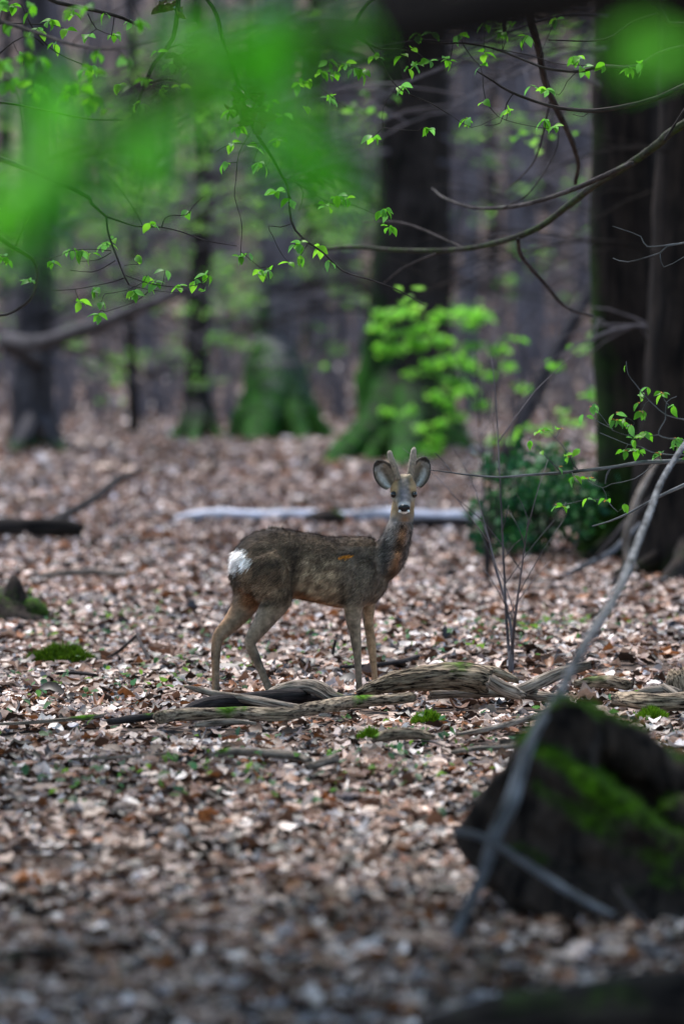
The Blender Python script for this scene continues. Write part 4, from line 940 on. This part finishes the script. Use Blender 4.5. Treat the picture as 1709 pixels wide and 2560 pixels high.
# ------------------------------------------------------------------ overhanging twigs with young leaves
def young_leaf_mesh(col, bend, fold):
    uv, tri = leaf_template((.12, .28, .45, .62, .8, .92), (.17, .29, .34, .31, .19, .09))
    V = []
    for (u_, v_) in uv:
        V.append((u_, v_, -bend * u_ * u_ + fold * abs(v_) + .03 * math.sin(u_ * 40) * abs(v_) * 2))
    me = mesh_tris('leaf', np.array(V), tri, True)
    cc = np.array([col]) * np.array([[1 + .25 * abs(v_) for (u_, v_) in uv]]).T
    set_col(me, cc); me.materials.append(M_green); return me
LM = [young_leaf_mesh(c, b_, f_) for c in ((.12, .40, .015), (.20, .50, .03), (.09, .30, .02), (.13, .36, .07)) for b_, f_ in ((.3, .35), (.55, .2), (.15, .6))]
LMd = []
for i in range(4):
    z1 = np.zeros(1); v, t, k = leaves_np(T_near, np.array([[.5, 0, 0]]), z1, z1, z1, np.ones(1), rng.normal(1.2, .5, 1), rng.normal(1.3, .4, 1), rng.normal(.5, .7, 1))
    m_ = mesh_tris('dead_leaf', v, t); set_col(m_, np.repeat(np.array([(.05, .032, .022)]) * rng.uniform(.6, 1.5), len(v), 0)); m_.materials.append(M_litter); LMd.append(m_)
LMb = young_leaf_mesh((.32, .17, .05), .2, .7)
LMf = [young_leaf_mesh(c, b_, f_) for c in ((.17, .72, .03), (.12, .60, .02), (.22, .76, .06), (.09, .46, .02)) for b_, f_ in ((.3, .35), (.5, .2))]  # near leaves, colour brightened to offset the shade over them
class Spray:
    """one branch of a tree: twigs in one mesh, every leaf an object under it"""
    def __init__(s, tree, mat, zoom, d, name='branch'):
        s.tree, s.mat, s.z, s.d, s.s, s.segs, s.lv, s.name = tree, mat, zoom, d, Soup(), [], [], name
    pool = LM
    def pt(s, x, y, dd=None):
        ox, oy, k = s.z; return at(ox + x / k, oy + y / k, dd or s.d)
    def twig(s, pts, w0, w1, d0=None, d1=None, moss=0.0):
        n = len(pts); d0 = d0 or s.d; d1 = d1 or d0; W = []
        for i, (x, y) in enumerate(pts):
            f_ = i / (n - 1); dd = d0 + (d1 - d0) * f_; p = s.pt(x, y, dd); W.append((*p, (w0 + (w1 - w0) * f_) * pxm(dd) / 2))
        P = s.s.tube(W, 7, .035, .12, (60, 14), moss=moss); s.segs.append(P[:, :3]); return s
    def leaves(s, L, size=.046, dead=False, bud=False, grow=1.25):
        allp = np.concatenate(s.segs)
        for c in L:
            n = max(1, int(round(c[2] * grow))); q = s.pt(c[0], c[1])
            # nearest twig in view, joined by a short petiole twig
            sx = allp[:, 0] / allp[:, 1]; sz = (allp[:, 2] - CAMH) / allp[:, 1]
            i = np.argmin((sx - q.x / q.y) ** 2 + (sz - (q.z - CAMH) / q.y) ** 2); a = allp[i]
            q = s.pt(c[0], c[1], a[1] + random.uniform(-.04, .04))
            if (Vector(a) - q).length > .02:
                m_ = (a + np.array(q)) / 2 + np.array([0, 0, random.uniform(-.01, .015)])
                s.s.tube([(*a, .0016), (*m_, .0014), (*q, .001)], 5, .03)
            a0 = random.uniform(0, 6.28)
            for k_ in range(n):
                ang = a0 + k_ * 2.4; sz_ = size * random.uniform(.7, 1.2)
                s.lv.append((q + Vector((random.uniform(-.007, .007), random.uniform(-.01, .01), random.uniform(-.006, .006))), (random.uniform(-.8, .8), random.uniform(-.3, 1.15), ang), sz_, dead))
                if bud and random.random() < .4: s.lv.append((q, (random.uniform(-.4, .4), random.uniform(-.4, .4), ang + 1), sz_ * .5, 'bud'))
        return s
    def build(s):
        o = s.s.build(s.name, s.mat, s.tree)
        for (p, r, sz, dead) in s.lv:
            me = LMb if dead == 'bud' else (random.choice(LMd) if dead else random.choice(s.pool))
            l = bpy.data.objects.new('dead_leaf' if dead is True else ('bud_scale' if dead == 'bud' else 'leaf'), me); C.objects.link(l); l.parent = o
            l.location = p - s.tree.location; l.rotation_euler = r; l.scale = (sz, sz * (.55 if dead == 'bud' else .95), sz)
        return o
def side_tree(name, label, x, d, dia, lean):
    b = Vector((x, d, gz(x, d))); root = empty(name, b, label, 'tree'); s = Soup(); r = dia / 2
    s.tube([(x, d, b.z - .2, r * 1.35), (x, d, b.z + .2, r * 1.1), (x + lean * .4, d, 1.5, r), (x + lean * 1.2, d + .1, 4, r * .85), (x + lean * 2, d, 9, r * .4)], 16, .12, .08, (10, 2), moss=.15)
    s.build('trunk', M_trunkgrey, root); return root
LT = side_tree('young_beech_tree', 'young tree whose thin twigs of fresh leaves hang in front of the grey trunks', -3.3, 17.0, .26, .1)
RT = side_tree('leafing_beech_tree', 'tree reaching budding twigs and a long mossy branch before the black trunk', 3.5, 17.8, .34, -.1)
Z7 = (0, 300, 2.45); Z3 = (0, 0, 1.823); Z8 = (540, 0, 2.613); Z4 = (850, 0, 1.8254); ZR = (1250, 750, 3.133)
A = Spray(LT, M_twig, Z7, 17.0)
A.twig([(-2900, -150), (-1200, 60), (-200, 180), (470, 430), (560, 510), (650, 590)], 20, 6)
A.twig([(650, 590), (740, 620), (840, 650), (990, 655), (1130, 690), (1270, 740), (1450, 770)], 5, 2)
A.twig([(650, 590), (660, 680), (685, 760), (720, 850), (755, 940), (790, 1010)], 5.5, 4)
A.twig([(990, 655), (1010, 600), (1060, 582), (1140, 580), (1180, 530), (1240, 470)], 3, 2)
A.twig([(705, 860), (640, 900), (560, 930), (430, 918)], 3, 1.5); A.twig([(680, 810), (600, 855), (480, 865)], 2.5, 1.5)
A.twig([(765, 965), (690, 990), (600, 1010), (460, 1035), (320, 1045)], 3, 1.5); A.twig([(760, 890), (820, 882), (860, 885)], 2, 1.2)
A.twig([(770, 950), (880, 990), (1050, 1020), (1200, 1010), (1280, 960)], 3, 1.5); A.twig([(790, 1010), (920, 1040), (1100, 1060)], 2.5, 1.5)
A.twig([(920, 1040), (860, 1090), (780, 1130), (640, 1175)], 2.5, 1.5); A.twig([(680, 800), (560, 790), (430, 800), (310, 850), (150, 838)], 2.5, 1.5)
A.twig([(650, 330), (740, 430), (830, 560), (870, 640)], 2, 2); A.twig([(880, 990), (780, 1040), (640, 1065)], 2.2, 1.5)
A.leaves([(650, 750, 4), (700, 720, 2), (500, 800, 4), (440, 790, 3), (310, 870, 3), (560, 810, 2), (930, 630, 3), (1160, 560, 2), (580, 1030, 4), (820, 1050, 4), (490, 1110, 3), (600, 1190, 3), (620, 1115, 2), (950, 990, 4), (900, 950, 2), (1100, 1020, 4), (1200, 990, 3), (1270, 950, 4), (1250, 1050, 2), (1010, 920, 2), (840, 830, 2)]); A.build()
A = Spray(LT, M_twig, Z7, 16.4)
A.twig([(-2800, 300), (-900, 520), (-200, 610), (0, 725), (80, 780), (200, 850), (228, 940), (205, 1060), (150, 1130), (40, 1190), (-60, 1198)], 14, 6.5)
A.twig([(85, 785), (60, 830), (30, 880)], 4, 2.5); A.twig([(90, 785), (130, 690), (180, 590), (245, 490)], 4, 2)
A.leaves([(20, 850, 3), (180, 985, 3), (5, 830, 2)]); A.build()
A = Spray(LT, M_twig, Z3, 17.4)
A.twig([(-2000, -350), (-500, -80), (140, -25), (260, 8), (420, 42), (560, 80), (650, 125)], 16, 7)
A.twig([(100, 20), (140, 110), (220, 210), (300, 260), (400, 300)], 4, 2.5); A.twig([(400, 60), (440, 130), (520, 160)], 3, 2); A.twig([(-2000, -350), (-900, 20), (-400, 150), (-100, 110), (60, 105), (200, 110)], 5, 2.5); A.twig([(520, 75), (515, 120), (505, 170)], 3, 2)
A.twig([(-2000, -350), (-1100, 150), (-500, 420), (-150, 450), (40, 470), (200, 500), (400, 540), (560, 545)], 9, 4)
A.twig([(200, 205), (140, 160), (60, 190), (-80, 300), (-300, 380)], 2.5, 4)
A.leaves([(230, 90, 4), (320, 50, 4), (180, 130, 4), (20, 30, 3), (400, 160, 3), (520, 150, 3), (60, 20, 3), (600, 95, 3), (90, 250, 3), (250, 190, 3), (420, 300, 3), (300, 130, 3), (130, 60, 2), (480, 60, 2), (400, 470, 2)]); A.build()
A = Spray(LT, M_twig, Z3, 17.6)
A.twig([(-900, -500), (300, -300), (760, -120), (800, 120), (745, 235), (700, 290), (665, 375), (640, 430), (620, 500)], 14, 9)
A.twig([(660, 385), (700, 372), (760, 360), (830, 380)], 7, 3); A.twig([(745, 235), (820, 200), (900, 260)], 4, 2)
A.leaves([(660, 360, 4), (770, 290, 3), (860, 320, 4), (740, 400, 3), (540, 380, 3), (640, 470, 3), (820, 390, 3), (720, 240, 2)])
A.leaves([(740, 20, 4), (790, 40, 3), (820, 250, 3), (830, 290, 2)], .075, True); A.build()
A = Spray(LT, M_twig, Z8, 17.0)
A.twig([(-4200, -700), (-1500, -400), (-200, -100), (60, 300), (170, 640), (240, 830), (300, 930), (360, 1020), (430, 1150), (470, 1230), (490, 1440), (560, 1550), (700, 1650), (830, 1770), (1020, 1829), (1200, 1900), (1360, 1990)], 12, 2.5)
A.twig([(490, 1460), (420, 1482), (340, 1475), (370, 1540), (400, 1610)], 3, 1.5); A.twig([(435, 1160), (520, 1190), (570, 1260), (540, 1380)], 3, 1.5)
A.twig([(520, 1190), (600, 1240), (680, 1290), (760, 1330), (900, 1340), (1020, 1390), (1100, 1400)], 2.5, 1.5); A.twig([(60, 300), (160, 560), (330, 700), (430, 745)], 3, 2)
A.twig([(300, 930), (200, 940), (100, 935), (0, 990)], 2.5, 1.8); A.twig([(130, 1180), (120, 1280), (160, 1420), (170, 1500)], 2, 2); A.twig([(240, 840), (150, 1000), (130, 1180)], 2, 2); A.twig([(160, 1640), (230, 1700), (290, 1750)], 2, 1.5); A.twig([(170, 1500), (160, 1640)], 1.8, 1.8); A.twig([(300, 930), (270, 980), (240, 1060)], 2, 1.4)
A.leaves([(430, 745, 4), (100, 930, 3), (400, 910, 3), (260, 960, 2), (280, 1060, 3), (320, 1085, 2), (490, 1300, 3), (390, 1250, 3), (800, 1280, 5), (720, 1340, 4), (850, 1300, 3), (1100, 1370, 5), (1130, 1475, 3), (550, 1590, 4), (510, 1600, 2), (680, 1610, 3), (540, 1680, 3), (480, 1720, 2), (160, 1670, 3), (210, 1650, 2), (290, 1760, 3), (350, 1755, 3), (350, 660, 3), (130, 830, 3), (100, 720, 3), (734, 1700, 2), (60, 1060, 3)])
A.leaves([(220, 640, 5), (250, 720, 4), (270, 800, 4), (190, 700, 3), (180, 590, 3)], .085, True); A.build()
A = Spray(RT, M_twig, Z8, 17.5)
A.twig([(4800, -900), (2600, -300), (1900, -120), (1150, -60), (930, 100), (920, 225), (1000, 285), (1090, 320), (1200, 320), (1320, 345)], 14, 3)
A.twig([(930, 200), (1010, 310), (1080, 400), (1120, 480), (1180, 560), (1250, 610), (1400, 670), (1520, 745)], 4.5, 2.5)
A.twig([(925, 220), (800, 290), (700, 300), (580, 300), (575, 380), (560, 500), (480, 500)], 3, 2); A.twig([(560, 500), (580, 580), (600, 660)], 2, 1.5); A.twig([(560, 500), (680, 570), (740, 620), (850, 700)], 2.5, 1.5); A.twig([(700, 300), (720, 380), (840, 420), (950, 450)], 2.5, 2)
A.twig([(1090, 830), (1200, 845), (1320, 850)], 2, 1.5); A.twig([(1180, 560), (1090, 700), (1090, 830)], 1.8, 1.5)
A.leaves([(730, 400, 4), (690, 470, 3), (770, 470, 4), (840, 420, 4), (900, 440, 3), (950, 460, 4), (550, 540, 4), (600, 520, 2), (760, 620, 3), (740, 640, 2), (1030, 370, 4), (1220, 355, 2), (1300, 420, 4), (1390, 395, 3), (1260, 440, 2), (1210, 565, 4), (580, 700, 2), (1030, 890, 3), (1380, 835, 3), (1270, 310, 2)]); A.build()
A = Spray(RT, M_twig, Z4, 17.2)
A.twig([(3600, -100), (2300, 150), (1568, 210), (1350, 300), (1200, 300), (1080, 325), (940, 310), (820, 265), (700, 220), (560, 195), (420, 195), (240, 145), (140, 120)], 11, 2.2)
A.twig([(700, 220), (860, 250), (1000, 290), (1180, 298)], 2.5, 1.5); A.twig([(1080, 325), (1035, 370), (1000, 430), (930, 410)], 2, 1.3); A.twig([(640, 300), (600, 260), (560, 200)], 2, 2)
A.twig([(650, 345), (660, 440), (720, 530), (850, 570), (980, 590)], 2.5, 1.5); A.twig([(720, 530), (600, 580), (500, 520)], 2, 1.3); A.twig([(640, 300), (650, 345)], 2, 2)
A.leaves([(740, 150, 4), (850, 165, 5), (980, 90, 4), (1080, 260, 5), (1110, 315, 3), (1320, 305, 4), (1370, 285, 3), (660, 240, 3), (940, 410, 4), (770, 500, 3), (580, 540, 4), (930, 545, 4), (980, 575, 3), (500, 270, 4), (640, 300, 2), (1200, 290, 2), (540, 160, 3), (420, 150, 3), (350, 155, 3), (660, 105, 2), (780, 105, 2), (660, 460, 2), (870, 390, 2)]); A.build()
A = Spray(RT, M_twig, Z4, 17.6)     # reddish bare branch from the right
A.twig([(3700, -400), (2200, 80), (1568, 390), (1400, 460), (1200, 500), (1080, 500), (950, 480), (780, 420), (700, 370), (620, 320)], 16, 4.5)
A.twig([(790, 425), (760, 470), (730, 560), (660, 570)], 3.5, 1.5); A.twig([(1140, 500), (1110, 530), (1060, 520)], 3, 1.5); A.twig([(3600, -560), (2000, -200), (1568, 110), (1470, 55), (1400, -10)], 16, 11); A.twig([(1450, 60), (1330, 100), (1250, 160), (1150, 185), (950, 180)], 8, 3); A.build()
A = Spray(RT, M_twig, Z4, 20)       # thick curved dark hanging branch
A.twig([(3500, -900), (1800, -600), (1000, -350), (850, -60), (870, 90), (905, 220), (935, 370), (1000, 520), (1040, 600), (1070, 680), (1086, 750), (1072, 835)], 26, 11, 17.8, 20.5)
A.twig([(960, 440), (900, 700), (830, 800), (770, 850)], 5, 3, 20, 21); A.twig([(740, -60), (745, 60), (750, 150)], 14, 9, 20, 20); A.twig([(1000, -350), (800, -250), (740, -60)], 14, 12, 19.4, 20); A.build()
A = Spray(RT, M_twig, Z4, 19)       # long mossy branch
A.twig([(3300, -100), (2200, 200), (1568, 565), (1450, 655), (1330, 742), (1180, 830), (1050, 930), (900, 1040), (700, 1110), (500, 1140), (250, 1140), (60, 1125), (-100, 1140)], 26, 9, 17.8, 22, moss=.45)
A.twig([(1330, 745), (1050, 868), (850, 930), (720, 948), (600, 945), (480, 905), (420, 860)], 14, 6, 18.5, 22, moss=.25); A.twig([(740, 950), (860, 880), (980, 700), (1000, 560)], 4, 2.5, 20, 20)
A.twig([(810, 1090), (830, 1170), (940, 1300), (1030, 1400), (1150, 1440)], 11, 9, 20, 22, moss=.2); A.twig([(480, 1140), (300, 1215), (200, 1290)], 6, 3, 21, 22); A.twig([(1480, 640), (1530, 560), (1580, 480)], 8, 4, 18, 18); A.twig([(560, 1130), (300, 1020), (100, 1010)], 7, 4, 21, 22); A.build()
A = Spray(RT, M_greytwig, ZR, 16.6)
A.twig([(4600, 700), (2600, 1150), (1900, 1240), (1438, 1258), (1280, 1268), (1100, 1272), (900, 1308), (700, 1330), (480, 1352), (200, 1372), (0, 1388), (-250, 1370), (-390, 1350), (-560, 1330)], 16, 2.2)
A.twig([(470, 1340), (400, 1270), (330, 1190), (230, 1090)], 3, 1.5); A.twig([(610, 1335), (572, 1290), (545, 1230), (480, 1130), (390, 1040), (380, 1010)], 3.5, 1.5); A.twig([(930, 1298), (870, 1310), (835, 1370), (822, 1440)], 6, 4)
A.twig([(1750, 1230), (1438, 1100), (1320, 1085), (1238, 1055), (1260, 990), (1292, 930), (1300, 800), (1380, 755)], 5, 2); A.twig([(1240, 1055), (1120, 1070), (1000, 1060), (880, 1020), (810, 930), (760, 870)], 3, 1.6); A.twig([(880, 1010), (780, 960), (700, 910)], 2.5, 1.4)
A.twig([(1700, 1235), (1438, 1215), (1300, 1210), (1180, 1190), (1100, 1150), (1000, 1130), (900, 1090), (780, 1040)], 3.5, 1.5); A.twig([(1600, 960), (1438, 935), (1300, 900), (1200, 820), (1130, 750), (1060, 660), (1000, 580), (985, 480)], 4, 1.6); A.twig([(1750, 1230), (1640, 1100), (1600, 960)], 5, 4)
A.twig([(1000, 1060), (1050, 960), (980, 920)], 2, 1.3); A.twig([(-380, 1350), (-440, 1270), (-510, 1200)], 2, 1.4)
A.twig([(1230, 1268), (1050, 1400), (870, 1440), (800, 1470), (690, 1420)], 2.2, 1.3); A.twig([(800, 1470), (830, 1560), (680, 1560), (520, 1600), (430, 1605)], 1.6, 1.2); A.twig([(830, 1560), (920, 1660), (975, 1590)], 1.6, 1.2)
A.leaves([(575, 1385, 3), (690, 1400, 2), (520, 1225, 3), (610, 1170, 2), (330, 1020, 3), (470, 1005, 2), (240, 1100, 2), (330, 1190, 1), (715, 835, 2), (765, 825, 1), (660, 905, 2), (905, 885, 2), (900, 945, 3), (955, 945, 3), (1020, 980, 2), (1130, 1035, 4), (1040, 1090, 3), (1070, 1175, 4), (970, 1180, 3), (1245, 1205, 3), (1270, 730, 4), (1160, 680, 2), (1105, 870, 3), (1085, 745, 2), (1090, 810, 1), (985, 500, 1), (1380, 1080, 3), (1390, 1150, 3), (1350, 830, 2), (1415, 1250, 1), (460, 1310, 1), (500, 1620, 3), (430, 1605, 2), (680, 1550, 2), (830, 1570, 2), (975, 1590, 2)], .040, bud=True); A.build()
A = Spray(RT, M_greytwig, ZR, 16.8)
A.twig([(4400, 900), (2400, 1150), (1700, 1330), (1438, 1450), (1300, 1512), (1180, 1572), (1020, 1662), (860, 1732), (720, 1772)], 14, 3.2)
A.twig([(4400, 900), (3900, 300), (2300, -300), (1438, -450), (1250, -370), (1000, -300), (880, -330)], 8, 2); A.twig([(1438, -450), (1150, -420), (1100, -500), (880, -580)], 4, 2); A.twig([(1250, -370), (1280, -260), (1438, -340)], 3, 1.5)
A.leaves([(500, -590, 2), (1240, -600, 1)], .03, bud=True, grow=1) if False else None
A.build()

A = Spray(LT, M_twig, (0, 0, 1), 13.2)
A.twig([(-1700, -500), (-700, -150), (-150, 10), (60, 70), (180, 110), (290, 120), (400, 95)], 16, 4, 16.5, 13.2)
A.twig([(60, 70), (90, 150), (150, 215), (230, 250)], 5, 2.5); A.twig([(180, 110), (230, 60), (300, 20), (380, -20)], 4, 2.5); A.twig([(-150, 10), (-20, 130), (40, 230), (60, 330)], 6, 3); A.twig([(290, 120), (340, 180), (360, 240)], 3, 2)
A.leaves([(random.uniform(-10, 400), random.uniform(0, 270), random.choice((2, 3))) for q in range(34)]); A.build()

# ------------------------------------------------------------------ near branch, far out of focus, across the top
FT = side_tree('foreground_beech_tree', 'tree close by whose blurred branch of bright green leaves crosses the top', 2.6, 3.7, .3, -.1)
A = Spray(FT, M_trunkdark, (0, 0, 1), 3.5); A.pool = LMf
A.twig([(8600, -1500), (5200, -900), (2800, -420), (1700, -110), (1300, 5), (1100, 50), (930, 75), (760, 108), (640, 130), (480, 175), (300, 300), (180, 420), (40, 540), (-200, 640)], 330, 14, 3.7, 3.45)
A.twig([(900, 80), (840, 200), (800, 310), (790, 380)], 26, 10); A.twig([(640, 130), (560, 60), (470, 20)], 22, 10); A.twig([(480, 175), (320, 160), (150, 200), (20, 220)], 22, 10); A.twig([(300, 300), (400, 330), (480, 330)], 16, 8); A.twig([(2800, -420), (2000, -300), (1560, -40), (1690, 90)], 60, 14)
cl = [(600, 90), (650, 120), (560, 60), (610, 140), (700, 50), (540, 120), (660, 160), (590, 180), (760, 40), (620, 100), (480, 250), (560, 150), (640, 130), (860, 20),
      (330, 340), (290, 370), (170, 390), (140, 430), (210, 350), (90, 430), (60, 520), (20, 560), (120, 490), (370, 320), (150, 400), (240, 390), (40, 450), (60, 580), (130, 540),
      (180, 220), (110, 190), (790, 300), (770, 350), (830, 340), (740, 370), (800, 390), (810, 330), (1690, 100), (1650, 60)]
for (x, y) in cl:
    A.leaves([(x + random.uniform(-45, 45), y + random.uniform(-35, 35), random.choice((2, 2, 3)))], .05, grow=1)
A.build()

# unseen crowns added to shade the near foreground, and over the two side trees
def shade_crown(tree, x0, x1, y0, y1, z0, z1, n, size, limbs):
    root = tree.location
    s_ = Soup(); pts = []
    for i in range(limbs):
        tx, ty, tz = random.uniform(x0, x1), random.uniform(y0, y1), random.uniform(z0, z1)
        s_.tube([(root.x - .2, root.y, z0 - 1.2, .06), ((root.x + tx) / 2, (root.y + ty) / 2, tz * .9, .04), (tx, ty, tz, .012)], 6, .3)
        for q in range(n // limbs):
            f = random.random() ** .6
            bx, by, bz = root.x + (tx - root.x) * f, root.y + (ty - root.y) * f, z0 - 1 + (tz - z0 + 1) * f ** .6
            g = rng.normal(0, 1, 3); pts.append((bx + g[0] * .55, by + g[1] * .55, max(z0 - .3, bz + g[2] * .25)))
    s_.build('limb', M_twig, tree)
    foliage('shade_crown', tree, pts, size, GP, M_green, .5, T_far)
shade_crown(FT, -6, 6, 8.0, 15.0, 4.8, 8.0, 34000, .22, 80)
shade_crown(RT, 1.2, 5.5, 15, 27, 6.0, 9.0, 4000, .14, 20)
shade_crown(LT, -6.5, -1.5, 15, 22, 6.5, 9.0, 3000, .14, 14)
